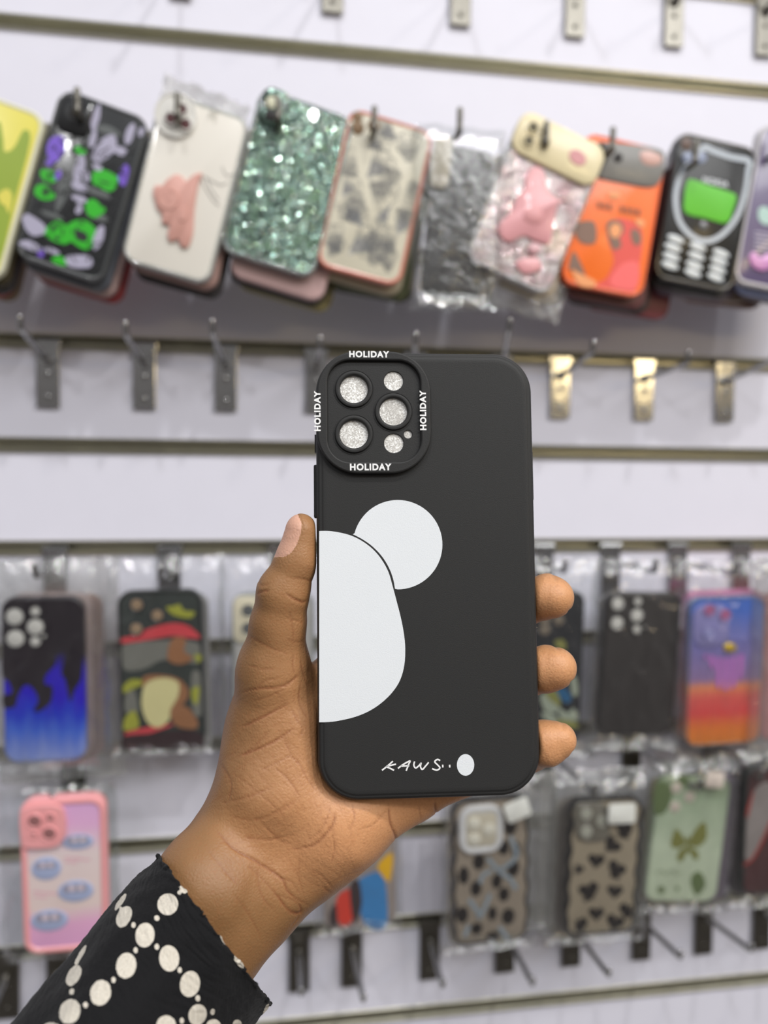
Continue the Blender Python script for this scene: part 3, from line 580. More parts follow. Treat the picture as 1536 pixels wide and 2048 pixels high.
for nm, mt, sh in (('grey_print', mat('misty_grey_print', (118, 118, 112), .35), [[(830, 700), (1300, 680), (1330, 820), (1100, 800), (960, 860), (830, 860)], [(840, 1030), (900, 1010), (920, 1150), (840, 1150)], [(1280, 900), (1340, 900), (1350, 1150), (1290, 1150)]]),
                   ('red_cap_print', mat('red_cap_print', (206, 72, 80), .3), [[(800, 660), (880, 640), (1000, 590), (1150, 555), (1260, 575), (1340, 650), (1280, 655), (1150, 640), (1000, 665), (820, 690)], [(830, 1290), (980, 1250), (1160, 1230), (1000, 1290), (880, 1310)]]),
                   ('yellow_green_print', mat('moss_print', (160, 162, 62), .4), [[(1110, 450), (1160, 440), (1200, 430), (1230, 470), (1300, 480), (1270, 520), (1160, 500)], [(820, 980), (880, 930), (970, 945), (900, 990), (830, 1020)], [(840, 1180), (900, 1140), (930, 1240), (870, 1270), (820, 1260)], [(1300, 760), (1350, 780), (1320, 820)], [(1280, 1000), (1330, 980), (1320, 1090), (1290, 1080)]]),
                   ('brown_print', mat('bark_print', (150, 104, 72), .4), [[(1150, 660), (1240, 660), (1230, 740), (1290, 790), (1200, 830), (1120, 790)], [(950, 950), (1000, 900), (1180, 920), (1260, 1010), (1220, 1100), (1120, 1150), (1000, 1100)], [(1140, 1150), (1240, 1110), (1320, 1210), (1300, 1260), (1180, 1240)]]),
                   ('cream_print', mat('cream_stone_print', (214, 206, 152), .4), [[(955, 1000), (1000, 940), (1100, 920), (1190, 950), (1190, 1040), (1140, 1130), (1130, 1200), (1060, 1250), (990, 1220), (950, 1120)]]),
                   ('dark_ground_print', mat('dark_plum_print', (54, 38, 42), .4), [[(830, 1310), (1000, 1290), (1200, 1270), (1340, 1290), (1330, 1390), (1000, 1400), (830, 1390)]])):
    mb = MB(); [km.blob(mb, mm_(p), .0003+.00012*['g', 'r', 'y', 'b', 'c', 'd'].index(nm[0])+.00001*i) for i, p in enumerate(sh)]; mb.build(nm, mt, km.root)
for x, y, r in ((915, 430, 46), (912, 590, 46), (1052, 500, 44)): km.lens(*mm_([(x, y)])[0], r/3.34/1547*.60, mat('blue_black_rim', (44, 50, 60), .25, coat=.4), mat('amber_opening', (158, 134, 108), .4), z=.001)
stack(T, HM, [(14, 6, mat('grey_clear_case', (150, 148, 146), .25, coat=.5), 'grey packaged case directly behind the mushroom print case')], MB2)
bag(((214, 1112), (452, 1104), (208, 1518)), HM+.004, 'clear bag around the mushroom print case', BG, CLEAR, .009, 5)
T = ((464, 1188), (628, 1186), (466, 1508))
kc = Case('phone_case', *T, HM, mat('clear_grey_back', (172, 170, 168), .2, coat=.6), 'clear grey phone case with a cream camera frame, half hidden behind the thumb', MID, rim=CLEAR_HARD)
kc.bump(.20, .155, .029, .044, .008, mat('cream_camera_frame', (222, 214, 190), .35)); [kc.lens(.19, v, .006, mat('cream_camera_frame', (0, 0, 0)), mat('grey_hole', (96, 98, 100), .4), z=.0026) for v in (.10, .21)]
bag(((440, 1108), (660, 1102), (444, 1530)), HM+.004, 'clear bag around the cream camera frame case behind the thumb', BG, CLEAR, .009, 6)
T = ((1006, 1182), (1168, 1184), (1004, 1488))
kd = Case('phone_case', *T, HM, mat('black_art_print', (40, 42, 46), .25, coat=.5, var=.3), 'black phone case with a multicoloured picture at its foot, behind the fingertips', MID)
gd = lambda pts: pxs(kd, pts, 1040, 1120, 4.657)
for nm, mt, sh in (('pale_print', mat('sage_white_print', (150, 158, 142), .45), [[(190, 1260), (280, 1240), (360, 1330), (330, 1420), (230, 1400)], [(350, 1370), (440, 1420), (500, 1380), (540, 1480), (400, 1500)], [(470, 1110), (520, 1090), (540, 1240), (490, 1260)], [(200, 1420), (330, 1450), (420, 1560), (250, 1500)]]),
                   ('blue_print', mat('deep_blue_print', (42, 92, 132), .4), [[(330, 1220), (420, 1190), (480, 1290), (420, 1330)]]), ('olive_print', mat('olive_print', (128, 128, 72), .4), [[(320, 760), (400, 740), (430, 820), (360, 830)], [(230, 1230), (330, 1210), (380, 1350), (300, 1320)], [(330, 1490), (500, 1500), (540, 1560), (400, 1560)]])):
    mb = MB(); [kd.blob(mb, gd(p), .0003+.0001*['p', 'b', 'o'].index(nm[0])) for p in sh]; mb.build(nm, mt, kd.root)
for x, y in ((230, 560), (230, 650), (360, 560)): kd.lens(*gd([(x, y)])[0], .0055, None, mat('taupe_opening', (120, 110, 98), .4))
bag(((976, 1110), (1196, 1116), (980, 1520)), HM+.004, 'clear bag around the case behind the fingertips', BG, CLEAR, .009, 7)
T = ((1207, 1180), (1359, 1191), (1203, 1466))
ke = Case('phone_case', *T, HM, mat('satin_black', (52, 49, 49), .32, coat=.3, var=.12), 'plain black phone case with five pale lens holes right of the hand', MID)
ge_ = lambda pts: pxs(ke, pts, 1060, 1080, 3.227)
for x, y, r in ((565, 410, 54), (560, 535, 55), (688, 485, 54), (695, 395, 34), (688, 575, 34), (740, 560, 10)): ke.lens(*ge_([(x, y)])[0], r/3.227/1547*.60, mat('satin_black', (0, 0, 0)), M_FOAM, z=.0006)
stack(T, HM, [(-10, 4, mat('ash_grey_case', (128, 126, 124), .3, coat=.4), 'ash grey packaged case directly behind the plain black case')], MB2)
bag(((1184, 1112), (1378, 1120), (1172, 1500)), HM+.004, 'clear bag around the plain black case with lens holes', BG, CLEAR, .009, 8)
T = ((1372, 1192), (1524, 1196), (1378, 1490))
kf = Case('phone_case', *T, HM, ramp_mat('sunset_gradient', [(0, (232, 140, 60)), (.12, (234, 132, 62)), (.22, (226, 84, 84)), (.33, (228, 104, 96)), (.4, (232, 148, 104)), (.45, (150, 124, 168)), (.75, (116, 120, 184)), (.92, (66, 104, 190)), (1, (66, 104, 190))], half=.078, namt=.03, nscale=90), 'vertically ribbed phone case fading from blue to violet, red and orange', MID, r=.014, rim=CLEAR_HARD)
mb = MB()
for i in range(10):
    x = (-.43+.86*i/9)*kf.w; mb.tube([(x, -.46*kf.h, .0001), (x, .22*kf.h, .0001)], .0019, 8)
mb.build('ribs', kf.body.data.materials[0], kf.root)
kf.bump(.28, .185, .040, .044, .013, mat('violet_clear_bump', (140, 136, 190), .12, coat=1)); gf = lambda pts: pxs(kf, pts, 1060, 1080, 3.227)
for x, y, mt in ((1150, 450, mat('mauve_opening', (172, 100, 140), .3)), (1150, 600, mat('lilac_opening', (150, 150, 200), .3)), (1250, 480, mat('mauve_opening', (0, 0, 0)))): kf.lens(*gf([(x, y)])[0], .0058, mat('violet_clear_bump', (0, 0, 0)), mt, z=.0026)
relief(kf, gf([(1240, 690), (1265, 665), (1300, 665), (1325, 690), (1310, 715), (1265, 720)]), .003, mat('gold_leaf', (240, 206, 70), .2, metal=.6), 'gold_charm')
mb = MB(); kf.blob(mb, gf([(1120, 740), (1250, 760), (1380, 740), (1370, 860), (1290, 960), (1200, 940), (1180, 840)]), .0013); mb.build('magenta_print', mat('orchid_print', (186, 112, 190), .3), kf.root)
stack(T, HM, [(-4, -12, mat('bubblegum_case', (222, 130, 178), .3, coat=.4), 'bubblegum pink packaged case directly behind the ribbed gradient case'), (8, -6, mat('rose_red_case', (186, 116, 126), .3), 'rose red packaged case rearmost behind the ribbed gradient case')], MB2)
bag(((1352, 1116), (1560, 1120), (1350, 1532)), HM+.004, 'clear bag around the ribbed gradient case', BG, CLEAR, .009, 9)
T = ((1530, 1180), (1690, 1184), (1526, 1480))
kg = Case('phone_case', *T, HM-.004, mat('coral_pink_case', (206, 130, 132), .3, coat=.4), 'coral pink phone case cut off by the right edge beside the ribbed one', MID)
bag(((1500, 1112), (1720, 1118), (1500, 1520)), HM+.002, 'clear bag around the coral pink case at the right edge', BG, MILKY, .009, 10)
# ================================================================ lower row
LOW = 'packaged cases hung in the lowest row'
HL = .07
T = ((37, 1602), (207, 1594), (52, 1908))
pk = mat('candy_pink', (240, 166, 168), .35, coat=.3)
kh = Case('phone_case', *T, HL+.015, ramp_mat('pink_cream_print', [(0, (226, 168, 214)), (.22, (232, 176, 212)), (.32, (228, 208, 204)), (.62, (222, 206, 206)), (.8, (218, 170, 208)), (1, (206, 160, 206))], half=.08, namt=.1), 'pink rimmed phone case with pastel blue oval clouds on its back', LOW, rim=pk, th=.012)
b = MB().loft(rrect(kh.w*.98, kh.h*.985, .012), [(0, -.001), (0, .0009), (.0003, .0014), (.0028, .0014), (.004, .0001)]); b.f = b.f[:-2]; b.build('raised_rim', pk, kh.root)
gh = lambda pts: pxs(kh, pts, 0, 1500, 3.657)
relief(kh, gh([(150, 470), (180, 420), (300, 390), (440, 400), (480, 470), (485, 590), (460, 660), (400, 700), (280, 710), (180, 700), (155, 620)]), .0035, pk, 'camera_frame')
for x, y, r in ((262, 505, .0052), (368, 595, .0052), (375, 480, .0028), (255, 600, .0016)): kh.lens(*gh([(x, y)])[0], r, pk, mat('mauve_brown_opening', (150, 104, 104), .4), z=.0038)
skb = mat('powder_blue_print', (170, 182, 216), .4); shd = mat('grey_blue_print', (150, 148, 168), .4); pal = mat('pearl_print', (222, 206, 214), .3)
mb = MB(); m2 = MB(); m3 = MB()
for x, y, a, b_ in ((572, 670, 100, 52), (340, 865, 95, 80), (555, 1030, 115, 75), (362, 1245, 120, 75)):
    u = kh.xy(*gh([(x, y)])[0]); s_ = .00013*1.02; mb.loft(circ(u[0], u[1], a*s_, 28, b_*s_), [(0, 0), (0, .0005), (.0008, .0008)])
    for dx in (-.45, 0., .4): m2.poly(circ(u[0]+dx*a*s_, u[1]+.3*b_*s_, a*s_*.28, 18), .0010+.00004*(dx+1))
    for dx in (-.2, .3): m3.poly(circ(u[0]+dx*a*s_, u[1]+.35*b_*s_, a*s_*.17, 16), .0013+.00004*(dx+1))
mb.build('cloud_ovals', skb, kh.root); m2.build('cloud_shading', shd, kh.root); m3.build('pearl_dots', pal, kh.root)
mb = MB()
for x, y in ((500, 790), (500, 820), (590, 800), (270, 1040), (280, 1075), (370, 1050)): mb.ribbon(kh.P(gh([(x-30, y), (x, y-6), (x+30, y+4), (x+70, y-2)])), .0016, .0002)
mb.build('script_print', mat('faint_rose_ink', (226, 176, 190), .5), kh.root)
stack(T, HL+.015, [(4, -6, mat('dark_green_back', (96, 112, 92), .4), 'dark green packaged case directly behind the pink cloud case')], 'spare cases stacked behind the lowest row')
bag(((-10, 1578), (232, 1562), (6, 1925)), HL, 'clear bag behind the pink cloud print case', BG, CLEAR, .009, 11)
# toy coloured package behind the wrist
T = ((640, 1545), (788, 1538), (652, 1862))
kt = Case('phone_case', *T, HL, mat('grey_brown_back', (150, 138, 132), .35), 'case with blue, red and yellow blocks in a bag behind the wrist', LOW)
gt = lambda pts: pxs(kt, pts, 300, 1550, 2.327)
for nm, mt, sh in (('blue_print', mat('sky_blue_block', (62, 130, 190), .35), [[(960, 500), (1060, 450), (1095, 500), (1100, 700), (1010, 705), (970, 600)]]), ('red_print', mat('scarlet_block', (214, 64, 48), .35), [[(870, 570), (940, 530), (955, 620), (930, 690), (880, 690)]]),
                   ('yellow_print', mat('yellow_block', (232, 178, 30), .35), [[(1060, 420), (1120, 360), (1130, 400), (1115, 490), (1090, 480)]]), ('dark_print', mat('dark_block', (60, 48, 50), .4), [[(930, 520), (970, 490), (985, 600), (950, 690)], [(835, 640), (865, 600), (870, 700), (840, 700)]])):
    mb = MB(); [kt.blob(mb, gt(p), .0003+.0001*['b', 'r', 'y', 'd'].index(nm[0])) for p in sh]; mb.build(nm, mt, kt.root)
bag(((624, 1520), (800, 1512), (632, 1872)), HL+.004, 'clear bag around the toy coloured case behind the wrist', BG, CLEAR, .009, 12)
T = ((906, 1604), (1056, 1592), (908, 1893))
kj = Case('phone_case', *T, HL, mat('taupe_clear_back', (150, 138, 124), .25, coat=.5), 'wavy edged black phone case with dark spots and a white camera frame', LOW, wavy=.0011, rim=mat('black_wavy_bumper', (34, 32, 33), .25, coat=.4))
gj = lambda pts: pxs(kj, pts, 860, 1540, 3.49)
mb = MB()
for x, y, rx, ry in ((320, 825, 36, 52), (465, 775, 34, 50), (515, 865, 36, 48), (340, 640, 40, 52), (235, 735, 34, 60), (435, 1000, 30, 48), (545, 1020, 44, 55), (225, 1010, 40, 56), (325, 1105, 38, 40), (515, 540, 36, 50), (580, 680, 40, 60), (440, 1160, 50, 34), (560, 400, 40, 50), (600, 560, 30, 60)):
    u = kj.xy(*gj([(x, y)])[0]); mb.poly(circ(u[0], u[1], rx*1.55e-4, 22, ry*1.55e-4), .0004+.000001*y/10)
mb.build('dark_spots', mat('black_spot_print', (32, 28, 28), .35), kj.root)
mb = MB()
for p in ([(400, 610), (480, 700), (560, 760), (600, 830)], [(430, 700), (370, 730), (350, 790)], [(270, 900), (330, 980), (350, 1020), (420, 860)], [(240, 1160), (270, 1080)], [(480, 1090), (550, 1180)], [(560, 460), (600, 600), (480, 700)]): mb.ribbon(spline(kj.P(gj(p)), 6, False), .0042, .0009)
mb.build('pale_blue_strokes', mat('ice_blue_print', (146, 158, 168), .35), kj.root)
x, y = kj.xy(*gj([(352, 405)])[0]); MB().loft(rrect(.0440, .0475, .014, 9, x, y), [(0, -.001), (0, .003), (.0005, .0042), (.0016, .0046), (.0045, .0044), (.0056, .0036)]).build('camera_frame', mat('white_frame', (216, 216, 218), .3, coat=.4), kj.root)
MB().loft(rrect(.0310, .0340, .006, 7, x, y), [(0, .003), (0, .0040), (.001, .0044)]).build('camera_plate', mat('beige_plate', (196, 188, 170), .35), kj.root)
for dx, dy in ((-.0075, .0075), (-.0075, -.0085), (.0075, 0)): MB().loft(circ(x+dx, y+dy, .0062), [(0, .0042), (0, .0052), (.0008, .0056)]).build('lens_opening', mat('pearl_lens', (222, 218, 204), .3, coat=.4), kj.root)
t_ = frame_from((1005, 1612), (1052, 1592), (1018, 1648), HL+.012, HL+.012)
o = MB().loft(rrect(t_[1], t_[2], .003), [(0, -.0004), (0, .0003), (.0003, .0005)]).build('price_sticker', mat('white_sticker', (236, 236, 230), .4), matrix=t_[0]); tag(o, 'tilted white sticker at the top right of the spotted case', 'sticker', 'white stickers on the bagged cases')
stack(T, HL, [(-8, 2, mat('khaki_clear_case', (176, 164, 144), .3), 'khaki packaged case directly behind the spotted case')], 'spare cases stacked behind the lowest row')
bag(((882, 1560), (1076, 1548), (884, 1908)), HL+.005, 'clear bag around the spotted case with white camera frame', BG, CLEAR, .009, 13)
bag(((900, 1552), (1112, 1540), (902, 1870)), HL-.014, 'second clear bag behind the spotted case', BG, MILKY, .006, 15)
T = ((1142, 1600), (1282, 1596), (1132, 1872))
kk = Case('phone_case', *T, HL, mat('taupe_panel', (158, 146, 126), .25, coat=.5), 'wavy edged black phone case with black hearts and butterflies on taupe', LOW, wavy=.0011, rim=mat('black_wavy_bumper', (0, 0, 0)))
gk = lambda pts: pxs(kk, pts, 860, 1540, 3.49)
def heart(cx_, cy_, s_, a=0.):
    o = []
    for i in range(26):
        t = 2*math.pi*i/26; x = 16*math.sin(t)**3/17; y = -(13*math.cos(t)-5*math.cos(2*t)-2*math.cos(3*t)-math.cos(4*t))/17
        o.append((cx_+s_*(x*math.cos(a)-y*math.sin(a)), cy_+s_*(x*math.sin(a)+y*math.cos(a))))
    return o
mb = MB()
for i, (x, y, s_, a) in enumerate(((1160, 630, 55, .1), (1300, 690, 62, .5), (1110, 840, 66, -.3), (1290, 845, 52, .1), (1160, 1000, 52, 0), (1290, 1060, 60, .3), (1040, 1080, 60, -.2), (1270, 520, 60, .8), (1360, 400, 70, .3), (1030, 690, 40, .3), (1380, 980, 60, .2))):
    mb.poly(kk.P(gk([(min(max(px, 1012), 1410), py) for px, py in heart(x, y, s_*1.15, a)])), .0004+i*.00001)
    if i in (1, 2, 8): mb.poly(kk.P(gk([(min(max(px, 1012), 1410), py) for px, py in heart(x-8, y+s_*.7, s_*.6, a+3.1)])), .00055+i*.00001)
mb.build('black_heart_print', mat('black_spot_print', (0, 0, 0)), kk.root)
relief(kk, gk([(1010, 260), (1060, 225), (1200, 230), (1250, 290), (1250, 440), (1200, 490), (1060, 490), (1015, 430)]), .002, mat('smoke_grey_frame', (120, 116, 106), .25, coat=.5), 'camera_frame')
for x, y in ((1085, 295), (1085, 420), (1195, 345)): kk.lens(*gk([(x, y)])[0], .0062, mat('smoke_grey_frame', (0, 0, 0)), mat('pearl_grey_opening', (176, 176, 164), .3), z=.0026)
t_ = frame_from((1217, 1607), (1271, 1607), (1217, 1647), HL+.012, HL+.012)
o = MB().loft(rrect(t_[1], t_[2], .003), [(0, -.0004), (0, .0003), (.0003, .0005)]).build('price_sticker', mat('white_sticker', (0, 0, 0)), matrix=t_[0]); tag(o, 'upright white sticker at the top right of the heart print case', 'sticker', 'white stickers on the bagged cases')
stack(T, HL, [(-14, 0, mat('brown_grey_case', (112, 104, 98), .3, coat=.4), 'brown grey packaged case directly behind the heart print case'), (-30, 4, mat('pale_stone_case', (170, 162, 152), .3), 'pale stone packaged case rearmost behind the heart print case')], 'spare cases stacked behind the lowest row')
bag(((1098, 1552), (1302, 1548), (1090, 1890)), HL+.005, 'clear bag around the heart print case', BG, CLEAR, .009, 16)
bag(((1080, 1540), (1290, 1530), (1074, 1870)), HL-.03, 'second clear bag behind the heart print case', BG, MILKY, .006, 17)
T = ((1318, 1552), (1462, 1560), (1292, 1802))
kl = Case('phone_case', *T, HL, ramp_mat('sage_print', [(0, (192, 204, 178)), (.45, (186, 198, 174)), (.8, (150, 166, 140)), (1, (120, 132, 104))], half=.075, namt=.35, nscale=45), 'pale green phone case with an olive butterfly and dark corner leaves', LOW)
gl_ = lambda pts: pxs(kl, pts, 1200, 1480, 3.604)
mb = MB()
for p in ([(620, 740), (580, 670), (545, 640), (520, 700), (510, 760), (560, 780)], [(640, 740), (690, 640), (750, 590), (770, 660), (760, 720), (700, 770)], [(620, 770), (570, 800), (555, 860), (590, 870), (625, 810)], [(640, 770), (700, 800), (705, 860), (670, 850), (645, 800)], [(625, 700), (640, 700), (645, 800), (625, 800)]): kl.blob(mb, gl_(p), .0004)
mb.build('butterfly_print', mat('olive_butterfly_print', (122, 124, 64), .4), kl.root)
mb = MB()
for p in ([(400, 330), (470, 300), (520, 380), (470, 520), (390, 520)], [(560, 260), (640, 270), (620, 330), (570, 330)], [(660, 980), (720, 950), (760, 1040), (700, 1120), (660, 1060)], [(420, 1060), (460, 1060), (460, 1100), (420, 1100)], [(540, 1060), (570, 1060), (560, 1090)]): kl.blob(mb, gl_(p), .0003)
mb.build('leaf_print', mat('dark_sage_print', (96, 112, 74), .4), kl.root)
for x, y in ((550, 345), (540, 480), (645, 410)): kl.lens(*gl_([(x, y)])[0], .0058, None, mat('blush_opening', (200, 188, 176), .4))
mb = MB(); mb.ribbon(spline(kl.P(gl_([(400, 960), (440, 940), (470, 970), (510, 940), (550, 965), (590, 950)])), 5, False), .0008, .0005); mb.build('script_print', mat('dark_sage_print', (0, 0, 0)), kl.root)
t_ = frame_from((1414, 1542), (1450, 1545), (1410, 1574), HL+.012, HL+.012)
o = MB().loft(rrect(t_[1], t_[2], .002), [(0, -.0004), (0, .0003), (.0003, .0005)]).build('price_sticker', mat('blush_sticker', (214, 200, 190), .4), matrix=t_[0]); tag(o, 'small pinkish sticker at the top right of the green butterfly case', 'sticker', 'white stickers on the bagged cases')
stack(T, HL, [(22, -2, mat('plum_grey_case', (112, 102, 116), .3), 'plum grey packaged case directly behind the green butterfly case'), (-12, 4, mat('bronze_case', (150, 138, 112), .3), 'bronze packaged case rearmost behind the green butterfly case')], 'spare cases stacked behind the lowest row')
bag(((1296, 1520), (1480, 1526), (1270, 1826)), HL+.005, 'clear bag around the green butterfly case', BG, CLEAR, .009, 18)
T = ((1490, 1536), (1640, 1530), (1486, 1790))
kn = Case('phone_case', *T, HL, mat('dark_maroon_print', (76, 44, 46), .3, coat=.4, var=.3), 'dark maroon phone case with grey and red texture, cut off by the right edge', LOW, rim=mat('black_bumper', (0, 0, 0)))
gn = lambda pts: pxs(kn, pts, 1200, 1480, 3.604)
mb = MB(); kn.blob(mb, gn([(1060, 560), (1100, 380), (1210, 300), (1300, 420), (1210, 640), (1120, 820), (1050, 860), (1040, 700)]), .0003); mb.build('grey_print', mat('ash_texture_print', (142, 134, 132), .4, var=.3), kn.root)
mb = MB(); kn.blob(mb, gn([(1050, 520), (1110, 350), (1080, 500), (1060, 560)]), .0005); mb.ribbon(spline(kn.P(gn([(1030, 900), (1100, 850), (1180, 700), (1240, 560)])), 6, False), .003, .0005); mb.build('red_print', mat('brick_red_print', (160, 62, 56), .4), kn.root)
stack(T, HL, [(-22, 0, mat('plum_black_case', (70, 62, 72), .3, coat=.5), 'plum black packaged case behind the maroon case at the right edge')], 'spare cases stacked behind the lowest row')
bag(((1462, 1500), (1670, 1496), (1456, 1816)), HL+.005, 'clear bag around the dark maroon case at the right edge', BG, CLEAR, .009, 19)
# ================================================================ the held case
HC_P = Vector((15.925, 281.37, -21.65))/1000; HC_R = rot(math.radians(3.945), math.radians(-3.791), math.radians(-.358))
HC_L = Matrix.Translation(HC_P) @ Matrix((HC_R.col[0], HC_R.col[2], -HC_R.col[1])).transposed().to_4x4()
HC = M_CAM @ HC_L; W0, H0 = .0805, .1622
root = empty('phone_case', HC, 'matte black phone case with white shapes held in the hand', 'phone case')
def hl(px, py, z=0.):
    o = HC.inverted() @ CAM; d = HC.to_3x3().inverted() @ ray(px, py); t = (z-o.z)/d.z; p = o+d*t; return (p.x, p.y)
def hls(pts, z=0., ox=0, oy=0, s=1.): return [hl(ox+x/s, oy+y/s, z) for x, y in pts]
soft = mat('soft_touch_black', (41, 41, 41), .55, spec=.3, var=.03, bump=.10, bscale=2600)
wpr = mat('white_case_print', (222, 226, 230), .5, var=.015, bump=.10, bscale=2600)
out = rrect(W0, H0, .0147, 16)
MB().loft(out, [(.0016, -.0112), (.0004, -.0108), (0, -.0098), (0, -.0026), (.0002, -.0016), (.0008, -.0007), (.0016, -.0003), (.0019, -.00045), (.0022, -.0001), (.0028, .00004), (.0040, 0)]).build('case_shell', soft, root, auto=False)
# camera ring: outer rounded square with a sunken panel
(rx0, ry0), (rx1, ry1) = hl(633, 701.5, .002), hl(864, 947, .002); rcx, rcy = (rx0+rx1)/2, (ry0+ry1)/2; rw, rh = rx1-rx0, ry0-ry1
(ix0, iy0), (ix1, iy1) = hl(655, 722, .001), hl(842, 924, .001); icx, icy = (ix0+ix1)/2, (iy0+iy1)/2; iw, ih = ix1-ix0, iy0-iy1
holed_plate('camera_ring', [rrect(rw, rh, .0150, 16, rcx, rcy), rrect(iw, ih, .0082, 14, icx, icy)], -.0010, .0024, .0007, soft, root)
lensd = [(708, 778, 28), (708, 868, 28.5), (787, 823, 28), (787.5, 761, 19.5), (788, 886, 19.5), (816.5, 868, 8.2)]
holes = []
for x, y, r in lensd: q = hl(x, y, .0015); holes.append((q, r/1547*.282))
holed_plate('camera_panel', [rrect(iw+.001, ih+.001, .0082, 12, icx, icy)]+[circ(q[0], q[1], r, 40) for q, r in holes], -.0002, .00085, .0002, soft, root)
foam = glitter_mat('sparkling_liner', [(186, 183, 178), (200, 197, 192), (206, 204, 199), (244, 244, 242)], 2600, .0, .25, .45)
for i, (q, r) in enumerate(holes):
    MB().loft(circ(q[0], q[1], r+.0004, 40), [(0, -.0001), (0, .00022)]).build('lens_opening', foam, root)
    if i < 3:
        b = MB(); o = circ(q[0], q[1], r+.0017, 48); b.loft(o, [(0, .0002), (0, .0014), (.0002, .0017), (.0006, .0018), (.0012, .0018), (.0015, .0016), (.0017, .0012), (.0017, .0002)]); b.f = b.f[:-2]
        b.build('lens_rim', soft, root)
        b = MB(); o = circ(q[0], q[1], r+.0024, 48); b.loft(o, [(0, .0006), (.0001, .0010), (.0004, .0010), (.0005, .0006)]); b.f = b.f[:-2]; b.build('lens_rim_step', soft, root)
# side buttons on the left edge
(bx, by0), (_, by1) = hl(631, 930, -.005), hl(631, 1036, -.005)
b = MB().box((-W0/2-.0003, (by0+by1)/2, -.0058), (.0014, by0-by1, .0040)); o = b.build('side_button', soft, root, smooth=False); bv = o.modifiers.new('b', 'BEVEL'); bv.width = .0005; bv.segments = 2
(_, by2), (_, by3) = hl(631, 870, -.005), hl(631, 905, -.005)
b = MB().box((-W0/2-.0001, (by2+by3)/2, -.0058), (.0010, by2-by3, .0034)); o = b.build('side_button', soft, root, smooth=False)
(_, by4), (_, by5) = hl(1070, 905, -.005), hl(1070, 1000, -.005)
b = MB().box((W0/2+.0001, (by4+by5)/2, -.0058), (.0010, by4-by5, .0034)); o = b.build('side_button', soft, root, smooth=False)
white_ink = mat('white_lettering', (236, 236, 236), .5, var=.01)
sc = .281/1547
for (x, y, w_, h_, a) in ((738.5, 708.5, 81, 13.5, 0), (741.5, 934, 83, 14, 0), (634.8, 822, 81, 13, 90), (846, 820.5, 81, 13, 90)):
    q = hl(x, y, .0024)
    lettering('ring_lettering', 'HOLIDAY', q[0], q[1], .00246, h_*sc, w_*sc, white_ink, root, ang=math.radians(a), bold=.045)
# plain white shapes (a disc and a half oval), kept abstract
big = hls([(105, 225), (160, 225), (230, 236), (290, 254), (350, 286), (405, 330), (450, 385), (485, 450), (506, 520), (530, 610), (553, 700), (570, 790), (577, 870), (572, 960), (550, 1040), (510, 1105), (450, 1165), (380, 1212), (300, 1245), (210, 1266), (150, 1273), (105, 1274)], 0, 600, 980, 2.743)
sm = spline(big, 4, False)
MB().poly(sm, .00012, .0001).build('white_half_oval_print', wpr, root, smooth=False)
disc = []
for x, y in circ(536, 300, 245, 72):                       # the disc is cut by a gap along the oval
    disc.append((x, y))
edge = [(290, 243), (345, 272), (400, 312), (450, 365), (487, 425), (510, 485), (521, 542)]
keep = [p for p in disc if not (p[0] < 521 and p[1] > 243)]
keep.sort(key=lambda p: (math.atan2(p[1]-300, p[0]-536)-math.radians(94)) % (2*math.pi))
# walk the disc from its foot round the right side and the top to the left, then back along the gap
walk = sorted([p for p in disc if not (p[0] < 524 and p[1] > 240)], key=lambda p: -((math.atan2(p[1]-300, p[0]-536)-math.radians(93.5)) % (2*math.pi)))
MB().poly(hls(walk+spline(edge, 4, False), 0, 600, 980, 2.743), .00012, .0001).build('white_disc_print', wpr, root, smooth=False)
# handwriting at the foot
mb = MB(); k_ = lambda pts: spline(hls(pts, 0, 740, 1480, 4.267), 6, False)
for p in ([(195, 180), (150, 220), (102, 258)], [(222, 205), (180, 215), (140, 226), (170, 240), (205, 258)],
          [(238, 242), (280, 210), (340, 178), (330, 205), (308, 262)], [(262, 222), (300, 220), (335, 218)],
          [(380, 182), (374, 215), (390, 238), (420, 215), (436, 196), (430, 225), (446, 250), (475, 220), (500, 190)],
          [(598, 175), (575, 165), (552, 185), (580, 215), (596, 238), (570, 256), (530, 244)], [(620, 210), (621, 234)], [(679, 210), (680, 234)]):
    mb.ribbon(k_(p), .00054, .00014)
mb.build('signature_lettering', white_ink, root, smooth=False)
mb = MB(); mb.poly(hls(circ(815, 212, 74, 36, 92), 0, 740, 1480, 4.267), .00014, .0001); mb.build('small_white_oval_print', wpr, root, smooth=False)
for x in (738, 888):
    pass

